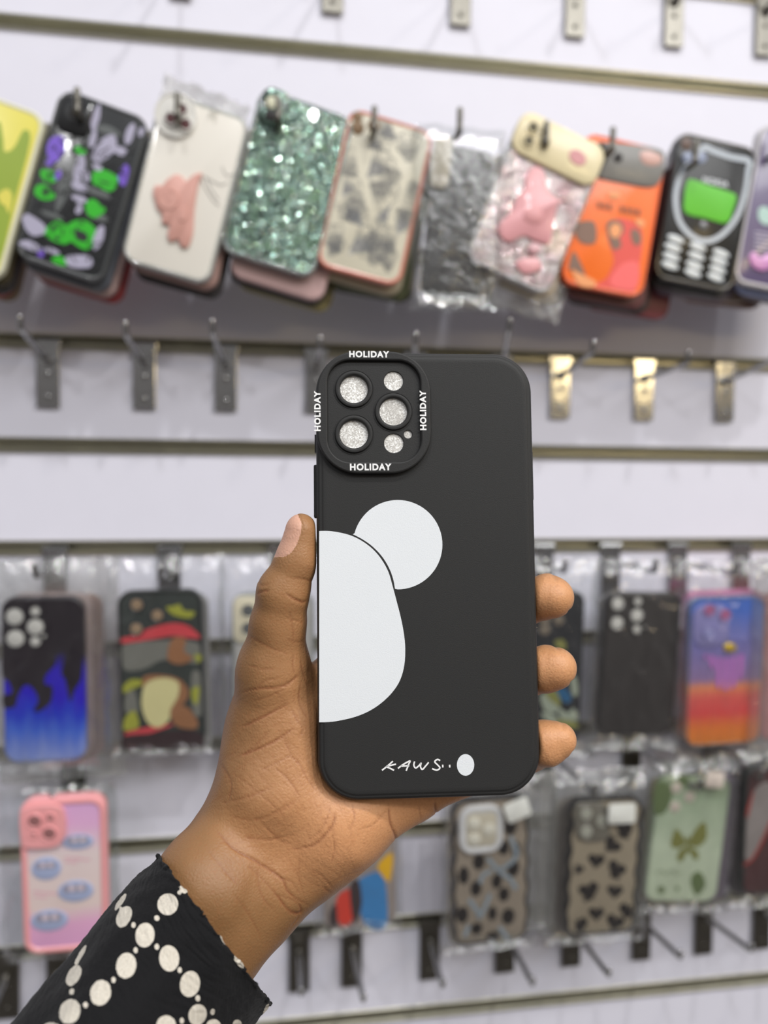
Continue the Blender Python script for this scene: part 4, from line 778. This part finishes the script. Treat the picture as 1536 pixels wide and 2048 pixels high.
# ================================================================ the hand, forearm and sleeve (one person)
def q3(px, py, d): return np.array([(px-CX)*d/F, d, (CY-py)*d/F])      # millimetres, camera frame
PALM = [((548, 1335, 291), 12.8, (563, 1465, 299), 20.8), ((563, 1465, 299), 20.8, (548, 1575, 293.5), 20.6), ((548, 1575, 293.5), 20.6, (668, 1632, 296), 19.6),
        ((668, 1632, 296), 19.6, (772, 1560, 302), 15.0), ((640, 1560, 304), 16, (700, 1400, 304), 12), ((600, 1450, 304), 12, (690, 1345, 304), 10.5),
        ((772, 1560, 302), 15., (780, 1470, 303), 12), ((780, 1470, 303), 12, (745, 1400, 304), 11.5), ((560, 1500, 303), 14, (770, 1540, 304), 14), ((718, 1610, 298), 16.5, (812, 1577, 300), 12.),
        ((516, 1640, 296), 20.0, (416, 1775, 276), 18.4), ((416, 1775, 276), 18.4, (240, 2010, 266), 16.0),
        ((606, 1690, 296), 19.2, (500, 1792, 286), 18.2), ((500, 1792, 286), 18.2, (424, 1888, 276), 17.0), ((424, 1888, 276), 17.0, (345, 2010, 268), 15.0), ((560, 1660, 300), 19.5, (425, 1820, 277), 17.5), ((668, 1632, 295.5), 19.6, (606, 1690, 296), 19.2)]
THUMB = [((602, 1061, 283.5), 6.1, (592, 1122, 284), 7.4), ((592, 1122, 284), 7.4, (566, 1186, 285), 9.3), ((566, 1186, 285), 9.3, (556, 1250, 287), 9.9), ((556, 1250, 287), 9.9, (546, 1345, 291), 13.2)]
FING = [[((690, 1345, 303), 10.5, (835, 1190, 305), 8.8), ((835, 1190, 305), 8.8, (920, 1110, 305), 8.), ((920, 1110, 305), 8., (975, 1065, 303.5), 7.2)],
        [((745, 1410, 303), 10.8, (930, 1270, 305), 9.), ((930, 1270, 305), 9., (1045, 1208, 300), 8.3), ((1045, 1208, 300), 8.3, (1096, 1193, 292.5), 8.1), ((1096, 1193, 292.5), 8.1, (1110, 1195, 291), 7.1)],
        [((782, 1480, 303), 10.5, (950, 1400, 305), 9.2), ((950, 1400, 305), 9.2, (1052, 1346, 299), 8.8), ((1052, 1346, 299), 8.8, (1095, 1337, 291), 8.4), ((1095, 1337, 291), 8.4, (1112, 1336, 289), 7.5)],
        [((815, 1580, 300), 10.6, (965, 1532, 302), 8.8), ((965, 1532, 302), 8.8, (1058, 1497, 296), 8.5), ((1058, 1497, 296), 8.5, (1093, 1486, 289), 8.2), ((1093, 1486, 289), 8.2, (1117, 1479, 288), 6.6)]]
def prep(l): return [(q3(*a), ra, q3(*b), rb) for a, ra, b, rb in l]
PALM, THUMB, FING = prep(PALM), prep(THUMB), [prep(f) for f in FING]
def cone(P, pr):
    a, ra, b, rb = pr; ab = (b-a).astype(P.dtype); ap = P-a.astype(P.dtype)
    t = np.clip((ap @ ab)/float(ab @ ab), 0, 1); dx = ap-t[:, None]*ab
    return np.sqrt((dx*dx).sum(1))-(ra+(rb-ra)*t)
def smin(a, b, k): h = np.maximum(k-np.abs(a-b), 0)/k; return np.minimum(a, b)-h*h*k*.25
HR3 = np.array(HC_R); HP3 = np.array(HC_P)*1000
def casebox(P, g=0.):
    q = (P-HP3.astype(P.dtype)) @ HR3.astype(P.dtype)
    x = np.abs(q[:, 0])-(40.25+g-14.7); z = np.abs(q[:, 2])-(81.1+g-14.7)
    d2 = np.sqrt(np.maximum(x, 0)**2+np.maximum(z, 0)**2)+np.minimum(np.maximum(x, z), 0)-14.7
    dy = np.abs(q[:, 1]-5.5)-(5.7+g)
    return np.minimum(np.maximum(d2, dy), 0)+np.sqrt(np.maximum(d2, 0)**2+np.maximum(dy, 0)**2)
def sdf(P):
    d = None
    for p in PALM: c_ = cone(P, p); d = c_ if d is None else smin(d, c_, 7.)
    t = None
    for p in THUMB: c_ = cone(P, p); t = c_ if t is None else smin(t, c_, 3.)
    d = smin(d, t, 5.)
    fs = None
    for f in FING:
        t = None
        for p in f: c_ = cone(P, p); t = c_ if t is None else smin(t, c_, 2.)
        fs = t if fs is None else smin(fs, t, 1.2)
    d = smin(d, fs, 6.)
    return -smin(-d, casebox(P, .15), 1.2)
def surface_nets(lo, hi, h):
    n = [int((hi[i]-lo[i])/h)+1 for i in range(3)]; ax = [(lo[i]+h*np.arange(n[i])).astype(np.float32) for i in range(3)]
    V = np.empty(n, np.float32); yz = np.stack(np.meshgrid(ax[1], ax[2], indexing='ij'), -1).reshape(-1, 2)
    step = 12
    for i in range(0, n[0], step):
        xs = ax[0][i:i+step]; P = np.empty((len(xs)*len(yz), 3), np.float32); P[:, 0] = np.repeat(xs, len(yz)); P[:, 1:] = np.tile(yz, (len(xs), 1))
        V[i:i+step] = sdf(P).reshape(len(xs), n[1], n[2])
    inside = V < 0; c8 = sum(inside[a:n[0]-1+a, b:n[1]-1+b, c:n[2]-1+c].astype(np.int8) for a in (0, 1) for b in (0, 1) for c in (0, 1))
    act = (c8 > 0) & (c8 < 8); idx = -np.ones(act.shape, np.int64); cells = np.argwhere(act); idx[act] = np.arange(len(cells))
    acc = np.zeros((len(cells), 3)); cnt = np.zeros(len(cells))
    cor = [(a, b, c) for a in (0, 1) for b in (0, 1) for c in (0, 1)]
    for p in cor:
        for q in cor:
            if sum(q[i]-p[i] for i in range(3)) == 1 and all(q[i] >= p[i] for i in range(3)):
                va = V[tuple((cells+p).T)]; vb = V[tuple((cells+q).T)]; m = (va < 0) != (vb < 0); t = np.where(m, va/np.where(m, va-vb, 1), 0)
                acc += m[:, None]*(np.array(p)+t[:, None]*(np.array(q)-np.array(p))); cnt += m
    verts = (cells+acc/cnt[:, None])*h+np.array(lo); quads = []
    for ax_ in range(3):
        u, v = [(1, 2), (2, 0), (0, 1)][ax_]
        sl = [slice(1, n[i]-1) for i in range(3)]; A = inside[tuple(sl)]; s2 = list(sl); s2[ax_] = slice(2, n[ax_]); B = inside[tuple(s2)]
        e = np.argwhere(A != B)+1; sg = A[tuple((e-1).T)]
        eu = np.zeros(3, int); eu[u] = 1; ev = np.zeros(3, int); ev[v] = 1
        okm = np.all(e < np.array(n)-1, 1); e = e[okm]; sg = sg[okm]
        q = np.stack([idx[tuple((e-eu-ev).T)], idx[tuple((e-ev).T)], idx[tuple(e.T)], idx[tuple((e-eu).T)]], 1)
        q[~sg] = q[~sg][:, ::-1]; quads.append(q[(q >= 0).all(1)])
    return verts, np.concatenate(quads)
HV, HQ = surface_nets((-135, 222, -215), (78, 324, 5), 1.25)
# one round of subdivision, then settle the points on the surface
tm = bpy.data.meshes.new('t'); tm.from_pydata(HV.tolist(), [], HQ.tolist()); to = bpy.data.objects.new('t', tm); COL.objects.link(to)
sm_ = to.modifiers.new('s', 'SUBSURF'); sm_.levels = 1; sm_.render_levels = 1
dg = bpy.context.evaluated_depsgraph_get(); arm_me = bpy.data.meshes.new_from_object(to.evaluated_get(dg)); bpy.data.objects.remove(to); bpy.data.meshes.remove(tm)
N = len(arm_me.vertices); A = np.empty(N*3, np.float32); arm_me.vertices.foreach_get('co', A); A = A.reshape(-1, 3).astype(np.float64)
def grad(P, e=.25):
    g = np.stack([sdf(P+np.array(v)*e)-sdf(P-np.array(v)*e) for v in ((1., 0, 0), (0, 1., 0), (0, 0, 1.))], 1); l = np.linalg.norm(g, axis=1, keepdims=True); return g/np.maximum(l, 1e-6)
G = grad(A)
for _ in range(2): A = A-G*np.clip(sdf(A), -.6, .6)[:, None]
PX = np.stack([CX+F*A[:, 0]/A[:, 1], CY-F*A[:, 2]/A[:, 1]], 1)                 # photo column and row of each skin point
front = G[:, 1] < .35
def pdist(polys, wfun=None):
    D = np.full(N, 1e3)
    for pl in polys:
        pl = np.array(spline([tuple(map(float, p)) for p in pl], 5, False)) if len(pl) > 2 else np.array(pl, float)
        lo, hi = pl.min(0)-14, pl.max(0)+14; m = np.where(front & (PX[:, 0] > lo[0]) & (PX[:, 0] < hi[0]) & (PX[:, 1] > lo[1]) & (PX[:, 1] < hi[1]))[0]
        if not len(m): continue
        p = PX[m]; d = np.full(len(m), 1e3); L_ = len(pl)-1
        for i in range(L_):
            ab = pl[i+1]-pl[i]; t = np.clip(((p-pl[i]) @ ab)/max(1e-6, ab @ ab), 0, 1); dd = np.linalg.norm(p-(pl[i]+t[:, None]*ab), axis=1)
            tt = (i+t)/L_; d = np.minimum(d, dd+3.0*np.abs(2*tt-1)**4)
        D[m] = np.minimum(D[m], d)
    return D
z2 = lambda pts: [(400+x/2.926, 1000+y/2.926) for x, y in pts]
z5 = lambda pts: [(300+x/2.327, 1550+y/2.327) for x, y in pts]
deep = [z2([(500, 545), (545, 575), (600, 598), (625, 590)]), z2([(335, 548), (370, 535), (410, 528)]), z5([(310, 255), (345, 300), (400, 350), (500, 405), (610, 480), (640, 540), (690, 580), (740, 605)]),
        z5([(1108, 130), (1118, 220), (1142, 285), (1145, 330)]), z5([(1326, 120), (1333, 190)]), z5([(862, 170), (858, 210), (835, 255), (760, 325), (640, 350)]),
        z2([(240, 1330), (370, 1270), (520, 1190)]), z2([(200, 1510), (400, 1430), (560, 1330)]), z2([(230, 1130), (330, 1105), (420, 1100), (500, 1085), (550, 1050), (590, 1010)]), z5([(690, 590), (700, 640), (640, 625), (580, 540)])]
fine = [z2(p) for p in ([(500, 690), (560, 705), (612, 718)], [(510, 820), (560, 830), (612, 822)], [(520, 455), (600, 462), (665, 480)], [(340, 455), (360, 500), (420, 490)], [(300, 1180), (400, 1150), (510, 1100)], [(340, 1590), (460, 1530), (560, 1480)],
        [(250, 1490), (330, 1430), (420, 1340)], [(160, 1770), (300, 1735), (420, 1680)], [(240, 1870), (380, 1860), (460, 1810), (620, 1720)], [(330, 1100), (380, 1060), (480, 1040)], [(260, 960), (350, 985), (440, 990)], [(550, 900), (545, 960), (560, 1040)],
        [(590, 920), (600, 1000), (640, 1120)], [(600, 1040), (580, 1180), (640, 1300)], [(430, 1560), (520, 1640), (600, 1760)], [(200, 1600), (300, 1680), (420, 1780), (500, 1860)], [(560, 1500), (620, 1620), (680, 1700)], [(760, 1790), (745, 1860), (690, 1950), (600, 2010)],
        [(530, 1200), (560, 1280), (600, 1340), (560, 1420)], [(480, 1380), (540, 1500), (610, 1580)], [(120, 1540), (180, 1660), (160, 1780)], [(260, 780), (400, 860), (520, 900)], [(520, 640), (545, 760), (540, 860)])]
fine += [z5(p) for p in ([(260, 340), (310, 400), (370, 470), (430, 540)], [(430, 400), (520, 480), (590, 560), (640, 620)], [(340, 180), (480, 212), (600, 170), (690, 118)], [(400, 285), (550, 300), (680, 275)], [(330, 130), (420, 110), (560, 60)], [(500, 200), (600, 300), (700, 330)],
         [(600, 480), (660, 500), (700, 560)], [(380, 540), (460, 650), (520, 760)], [(500, 430), (520, 560), (600, 650)], [(560, 560), (640, 570), (700, 610)], [(620, 640), (690, 655), (650, 720)], [(940, 130), (950, 200), (925, 270)], [(1250, 135), (1262, 215)],
         [(1110, 150), (1040, 230), (960, 260)], [(750, 440), (800, 470), (860, 540)], [(800, 520), (850, 555)], [(700, 380), (690, 470), (720, 560)], [(840, 250), (860, 330), (840, 420)])]
RH = random.Random(21)
for i in range(260):                                                            # the small net of lines over heel and wrist
    x, y = RH.uniform(440, 700), RH.uniform(1380, 1760); a = RH.choice((-.45, .75, .9))+RH.gauss(0, .25); L_ = RH.uniform(18, 60)
    fine.append([(x-L_*math.cos(a), y-L_*math.sin(a)), (x+RH.uniform(-5, 5), y+RH.uniform(-5, 5)), (x+L_*math.cos(a), y+L_*math.sin(a))])
D1, D2 = pdist(deep), pdist(fine[:41]); D3 = pdist(fine[41:])
crease = np.clip(np.exp(-(D1/2.3)**2)*1.0+np.exp(-(D2/1.7)**2)*.55+np.exp(-(D3/1.5)**2)*.22, 0, 1)
A = A-G*(np.exp(-(D1/2.2)**2)*.40+np.exp(-(D2/1.9)**2)*.2+np.exp(-(D3/1.7)**2)*.08)[:, None]
# thumb nail: plate on the left face of the tip
nb = np.array(z2([(575, 80), (597, 140), (590, 200), (566, 262), (530, 312), (484, 336)])); nb = np.array(spline([tuple(p) for p in nb], 8, False))
yq = PX[:, 1]; bx_ = np.interp(yq, nb[:, 1], nb[:, 0]); nd_ = bx_-PX[:, 0]
inz = (yq > nb[0, 1]+1) & (yq < nb[-1, 1]) & (PX[:, 0] < 640) & (np.abs(A[:, 1]-284) < 12)
nail = np.where(inz, np.clip(nd_/1.5, -1, 1), -1.); nail = np.where(inz, np.minimum(nail, np.clip((nb[-1, 1]-yq)/2., -1, 1)), nail)
gro = np.where(inz, np.exp(-(nd_/1.8)**2), 0)
A = A-G*(gro*.45+np.where(nail > 0, .12, 0))[:, None]
# finger tips: a shallow notch where pulp meets nail edge
for (nx_, ny_, nd0) in ((1109, 1155, 290), (1138, 1222, 291), (1116, 1294, 288), (1141, 1362, 289), (1124, 1450, 287), (1144, 1502, 288)):
    c0 = q3(nx_, ny_, nd0); dd = np.sqrt((A[:, 0]-c0[0])**2+(A[:, 2]-c0[2])**2); A = A-G*(np.exp(-(dd/.9)**2)*.55)[:, None]
nz_ = np.array([noise.noise(Vector(p)*.11) for p in A[::1]]) if N < 400000 else np.zeros(N)
A = A+G*(nz_*.35)[:, None]
me = arm_me; me.vertices.foreach_set('co', ((A/1000).astype(np.float32)).ravel()); me.update(); me.polygons.foreach_set('use_smooth', [True]*len(me.polygons))
for nm, arr in (('crease', crease), ('nail', nail*.5+.5), ('palmside', np.clip((PX[:, 0]-400-(1700-PX[:, 1])*.22)/280, 0, 1)*np.clip((G[:, 1]*-1+.3), 0, 1)*np.clip((1830-PX[:, 1]-(700-PX[:, 0])*.1)/120, 0, 1))):
    at = me.attributes.new(nm, 'FLOAT', 'POINT'); at.data.foreach_set('value', arr.astype(np.float32))
ms = bpy.data.materials.new('brown_skin'); ms.use_nodes = True; nt = ms.node_tree; L = nt.links; b = nt.nodes['Principled BSDF']; tc = nd(nt, 'ShaderNodeTexCoord')
def attr(n): a = nd(nt, 'ShaderNodeAttribute'); a.attribute_name = n; return a.outputs['Fac']
def mixc(f, A_, B_):
    m = nd(nt, 'ShaderNodeMix', data_type='RGBA'); L.new(f, m.inputs['Factor'])
    for s_, v in (('A', A_), ('B', B_)):
        if isinstance(v, tuple): m.inputs[s_].default_value = v
        else: L.new(v, m.inputs[s_])
    return m.outputs['Result']
n1 = nd(nt, 'ShaderNodeTexNoise'); n1.inputs['Scale'].default_value = 45; n1.inputs['Detail'].default_value = 5; L.new(tc.outputs['Object'], n1.inputs['Vector'])
base = mixc(n1.outputs['Fac'], lin((124, 90, 57)), lin((150, 110, 71)))
base = mixc(attr('palmside'), base, lin((202, 147, 103)))
n3 = nd(nt, 'ShaderNodeTexNoise'); n3.inputs['Scale'].default_value = 900; n3.inputs['Detail'].default_value = 2; L.new(tc.outputs['Object'], n3.inputs['Vector'])
mr = nd(nt, 'ShaderNodeMapRange'); mr.inputs['From Min'].default_value = .5; mr.inputs['From Max'].default_value = .75; mr.inputs['To Max'].default_value = .25; L.new(n3.outputs['Fac'], mr.inputs['Value'])
base = mixc(mr.outputs['Result'], base, lin((150, 92, 56)))
cm = nd(nt, 'ShaderNodeMath', operation='MULTIPLY'); cm.inputs[1].default_value = .62; L.new(attr('crease'), cm.inputs[0])
base = mixc(cm.outputs[0], base, lin((124, 68, 42)))
nr = nd(nt, 'ShaderNodeMapRange'); nr.inputs['From Min'].default_value = .5; nr.inputs['From Max'].default_value = .8; L.new(attr('nail'), nr.inputs['Value'])
base = mixc(nr.outputs['Result'], base, lin((204, 158, 136))); L.new(base, b.inputs['Base Color'])
b.inputs['Roughness'].default_value = .48; b.inputs['Specular IOR Level'].default_value = .4
b.inputs['Subsurface Weight'].default_value = .12; b.inputs['Subsurface Radius'].default_value = (1, .5, .25); b.inputs['Subsurface Scale'].default_value = .002
vo = nd(nt, 'ShaderNodeTexVoronoi'); vo.feature = 'DISTANCE_TO_EDGE'; vo.inputs['Scale'].default_value = 750; L.new(tc.outputs['Object'], vo.inputs['Vector'])
bp = nd(nt, 'ShaderNodeBump'); bp.inputs['Strength'].default_value = .3; bp.inputs['Distance'].default_value = .0005; L.new(vo.outputs['Distance'], bp.inputs['Height']); L.new(bp.outputs['Normal'], b.inputs['Normal'])
me.materials.clear(); me.materials.append(ms); me.name = 'hand_and_forearm'
pr = empty('person', M_CAM @ Matrix.Translation(tuple(q3(430, 1850, 262)/1000)), 'person in a black dotted sleeve reaching from lower left, left hand holding a phone case', 'person')
bpy.context.view_layer.update()
ao = bpy.data.objects.new('hand_and_forearm', me); COL.objects.link(ao); ao.parent = pr; ao.matrix_world = M_CAM

# sleeve: an open tube of crinkled black fabric with a hem
ctr = [((429, 1859), 187, 270, 28.5), ((404, 1890), 189, 268, 29.5), ((340, 1974), 202, 262, 32), ((222, 2190), 250, 246, 38), ((85, 2467), 330, 232, 46), ((-12, 2684), 400, 220, 52)]
NU, NV = 460, 300; sp_ = np.array(spline([(a[0], a[1], hw, d, dr) for a, hw, d, dr in ctr], 60, False)); nr_ = len(sp_)
rows = sp_[np.round(np.linspace(0, 1, NV)**1.35*(nr_-1)).astype(int)]; rows = np.array([sp_[0]*(1-f)+sp_[-1]*f for f in [0]]+[None])[:1] if False else np.array([[np.interp(t, np.linspace(0, 1, nr_), sp_[:, k]) for k in range(5)] for t in np.linspace(0, 1, NV)**1.3])
axis = np.array([-.625, .781]); perp = np.array([.605, .796]); th = np.linspace(0, 2*np.pi, NU, endpoint=False)
SV = np.zeros((NV, NU, 3)); SP = np.zeros((NV, NU, 2))
for j in range(NV):
    px0, py0, hw, d, dr = rows[j]; t = j/NV
    if j == 0: hw -= 5; dr -= .8
    if j == 1: hw -= 1.5
    for i in range(0, 1):
        cs, sn = np.cos(th), np.sin(th)
        wob = 1+.006*np.sin(th*9+t*9)+.004*np.sin(th*17-t*30+1)+.012*np.sin(th*3+t*14)*min(1, t*3)
        X = px0+perp[0]*hw*cs*wob; Y = py0+perp[1]*hw*cs*wob; Dp = d-dr*sn*wob
        edge_n = 1.3*np.sin(th*31)+1.1*np.sin(th*47+2) if j < 6 else 0
        X = X-axis[0]*edge_n*(1-j/6 if j < 6 else 0); Y = Y-axis[1]*edge_n*(1-j/6 if j < 6 else 0)
        SV[j, :, 0] = (X-CX)*Dp/F; SV[j, :, 1] = Dp; SV[j, :, 2] = (CY-Y)*Dp/F; SP[j, :, 0] = X; SP[j, :, 1] = Y
fl = SV.reshape(-1, 3); cc = rows.mean(0)
wr_ = np.array([noise.noise(Vector((v[0]*.9+v[2]*.9, v[1]*.35, (v[0]-v[2])*.10)))*.28+noise.noise(Vector(v)*.06)*.9*min(1, (i//NU)/60) for i, v in enumerate(fl)])
cen = np.repeat(np.stack([(rows[:, 0]-CX)*rows[:, 3]/F, rows[:, 3], (CY-rows[:, 1])*rows[:, 3]/F], 1), NU, 0); rd = fl-cen; rd /= np.linalg.norm(rd, axis=1, keepdims=True)
fl = fl+rd*wr_[:, None]
sf = [(j*NU+i, j*NU+(i+1) % NU, (j+1)*NU+(i+1) % NU, (j+1)*NU+i) for j in range(NV-1) for i in range(NU)]
z8 = [(922, 437, 56, 60, .3), (681, 503, 40, 64, .35), (797, 606, 52, 67, .2), (692, 771, 55, 70, .2), (928, 732, 55, 72, -.1), (1041, 871, 54, 72, .2), (549, 917, 57, 71, .2), (402, 822, 36, 62, .5), (380, 1020, 58, 70, .3), (1083, 1040, 50, 60, .2),
      (1240, 625, 24, 46, -.6), (1318, 745, 26, 46, -.6), (1388, 822, 14, 36, -.4), (1460, 1030, 13, 52, .25), (660, 420, 13, 56, .55), (440, 710, 13, 60, .55), (912, 1100, 54, 56, .1), (1172, 1105, 42, 38, 0), (1300, 1095, 26, 30, 0), (280, 1120, 55, 40, .2),
      (1008, 350, 22, 26, -.5), (985, 370, 12, 13, 0), (863, 514, 14, 16, 0), (735, 552, 12, 17, 0), (861, 668, 13, 17, 0), (745, 688, 12, 17, 0), (621, 848, 13, 18, 0), (986, 796, 12, 17, 0), (1083, 948, 13, 18, 0), (466, 984, 14, 18, 0), (390, 911, 14, 18, 0), (997, 1072, 12, 17, 0), (1167, 1026, 13, 18, 0),
      (660, 456, 5, 12, .4), (422, 752, 6, 12, .4)]
SPf = SP.reshape(-1, 2); dots = np.full(len(SPf), -20.)
for x, y, rx, ry, a in z8:
    dx = (SPf[:, 0]-x/2.743)*2.743; dy = (SPf[:, 1]-1650-y/2.743)*2.743; u = (dx*math.cos(a)+dy*math.sin(a))/rx; v = (-dx*math.sin(a)+dy*math.cos(a))/ry
    r_ = np.sqrt(u*u+v*v); dots = np.maximum(dots, (1-r_)*min(rx, ry))
so = mesh_obj('sleeve', fl/1000, sf, None); so.parent = pr; so.matrix_world = M_CAM
at = so.data.attributes.new('dots', 'FLOAT', 'POINT'); at.data.foreach_set('value', np.clip(dots/8+.5, 0, 1).astype(np.float32))
sd = so.modifiers.new('thick', 'SOLIDIFY'); sd.thickness = .0007; sd.offset = -1
mf = bpy.data.materials.new('black_crepe_with_cream_dots'); mf.use_nodes = True; nt = mf.node_tree; L = nt.links; b = nt.nodes['Principled BSDF']; tc = nd(nt, 'ShaderNodeTexCoord')
mp = nd(nt, 'ShaderNodeMapping'); mp.inputs['Rotation'].default_value = (0, .9, 0); mp.inputs['Scale'].default_value = (1900, 1900, 260); L.new(tc.outputs['Object'], mp.inputs[0])
nz = nd(nt, 'ShaderNodeTexNoise'); nz.inputs['Scale'].default_value = 1; nz.inputs['Detail'].default_value = 3; L.new(mp.outputs[0], nz.inputs['Vector'])
wv = nd(nt, 'ShaderNodeTexNoise'); wv.inputs['Scale'].default_value = 1600; L.new(tc.outputs['Object'], wv.inputs['Vector'])
dt = nd(nt, 'ShaderNodeMath', operation='MULTIPLY_ADD'); dt.inputs[1].default_value = .25; L.new(wv.outputs['Fac'], dt.inputs[0]); L.new(attr('dots'), dt.inputs[2])
st = nd(nt, 'ShaderNodeMapRange'); st.inputs['From Min'].default_value = .60; st.inputs['From Max'].default_value = .68; L.new(dt.outputs[0], st.inputs['Value'])
cream = mixc(nz.outputs['Fac'], lin((176, 168, 154)), lin((222, 216, 204))); bk = mixc(nz.outputs['Fac'], lin((7, 7, 9)), lin((17, 17, 20)))
L.new(mixc(st.outputs['Result'], bk, cream), b.inputs['Base Color']); b.inputs['Roughness'].default_value = .85; b.inputs['Sheen Weight'].default_value = .05; b.inputs['Specular IOR Level'].default_value = .25
ad = nd(nt, 'ShaderNodeMath', operation='MULTIPLY_ADD'); ad.inputs[1].default_value = .4; L.new(wv.outputs['Fac'], ad.inputs[0]); L.new(nz.outputs['Fac'], ad.inputs[2])
bp = nd(nt, 'ShaderNodeBump'); bp.inputs['Strength'].default_value = .55; bp.inputs['Distance'].default_value = .0006; L.new(ad.outputs[0], bp.inputs['Height']); L.new(bp.outputs['Normal'], b.inputs['Normal'])
so.data.materials.append(mf)
hem = MB(); hv = [Vector(fl[3*NU+i]/1000) for i in range(0, NU, 4)]+[Vector(fl[3*NU]/1000)]

# ================================================================ light
def area(name, loc, target, size, power, col=(1, 1, 1), shape='DISK', sy=None):
    l = bpy.data.lights.new(name, 'AREA'); l.shape = shape; l.size = size; l.energy = power; l.color = col
    if sy: l.size_y = sy
    o = bpy.data.objects.new(name, l); COL.objects.link(o); o.location = loc
    o.rotation_euler = (Vector(target)-Vector(loc)).to_track_quat('-Z', 'Y').to_euler(); return o
area('ceiling_spot', (1.0, -2.5, 4.8), (.15, 0, 1.3), .16, 50, (1, .985, .96))
area('ceiling_spot', (-.65, -2.5, 4.8), (0, 0, 1.3), .16, 38, (.97, .98, 1))
area('ceiling_spot', (2.3, -2.4, 4.8), (.4, 0, 1.3), .16, 22, (1, .93, .82))
area('ceiling_panel', (1.3, -2.3, 2.9), (0, -.4, 1.25), 1.3, 33, (1, 1, 1), 'RECTANGLE', .8)
area('aisle_spot', (.4, -3.0, 3.3), (.1, 0, 1.3), .09, 14)
area('aisle_spot', (-1.1, -2.7, 2.9), (0, 0, 1.2), .09, 10)
area('aisle_spot', (2.7, -2.3, 2.6), (.3, 0, 1.2), .09, 9)
area('counter_lamp', (1.25, -1.75, 1.80), (.4, 0, 1.45), .5, 3.4, (1, .78, .42), 'RECTANGLE', .16)
w = bpy.data.worlds.new('shop_surroundings'); S.world = w; w.use_nodes = True; nt = w.node_tree; L = nt.links; bg = nt.nodes['Background']
tc = nd(nt, 'ShaderNodeTexCoord'); sx = nd(nt, 'ShaderNodeSeparateXYZ'); L.new(tc.outputs['Generated'], sx.inputs[0])
mr = nd(nt, 'ShaderNodeMapRange'); mr.inputs['From Min'].default_value = -1; mr.inputs['From Max'].default_value = 1; L.new(sx.outputs['Z'], mr.inputs['Value'])
cr = nd(nt, 'ShaderNodeValToRGB'); e = cr.color_ramp.elements; e[0].position = .0; e[0].color = (.22, .20, .19, 1); e[1].position = 1; e[1].color = (.95, .96, 1, 1)
for p, c_ in ((.42, (.26, .24, .23, 1)), (.56, (.40, .38, .37, 1)), (.70, (.75, .75, .77, 1))): q = e.new(p); q.color = c_
L.new(mr.outputs['Result'], cr.inputs[0]); L.new(cr.outputs[0], bg.inputs['Color']); bg.inputs['Strength'].default_value = .68
vs = S.view_settings; vs.view_transform = 'Standard'; vs.look = 'None'; vs.gamma = 1; vs.exposure = -0.22; vs.use_curve_mapping = False
S.cycles.transparent_max_bounces = 24; S.cycles.max_bounces = 8; S.cycles.sample_clamp_indirect = 6
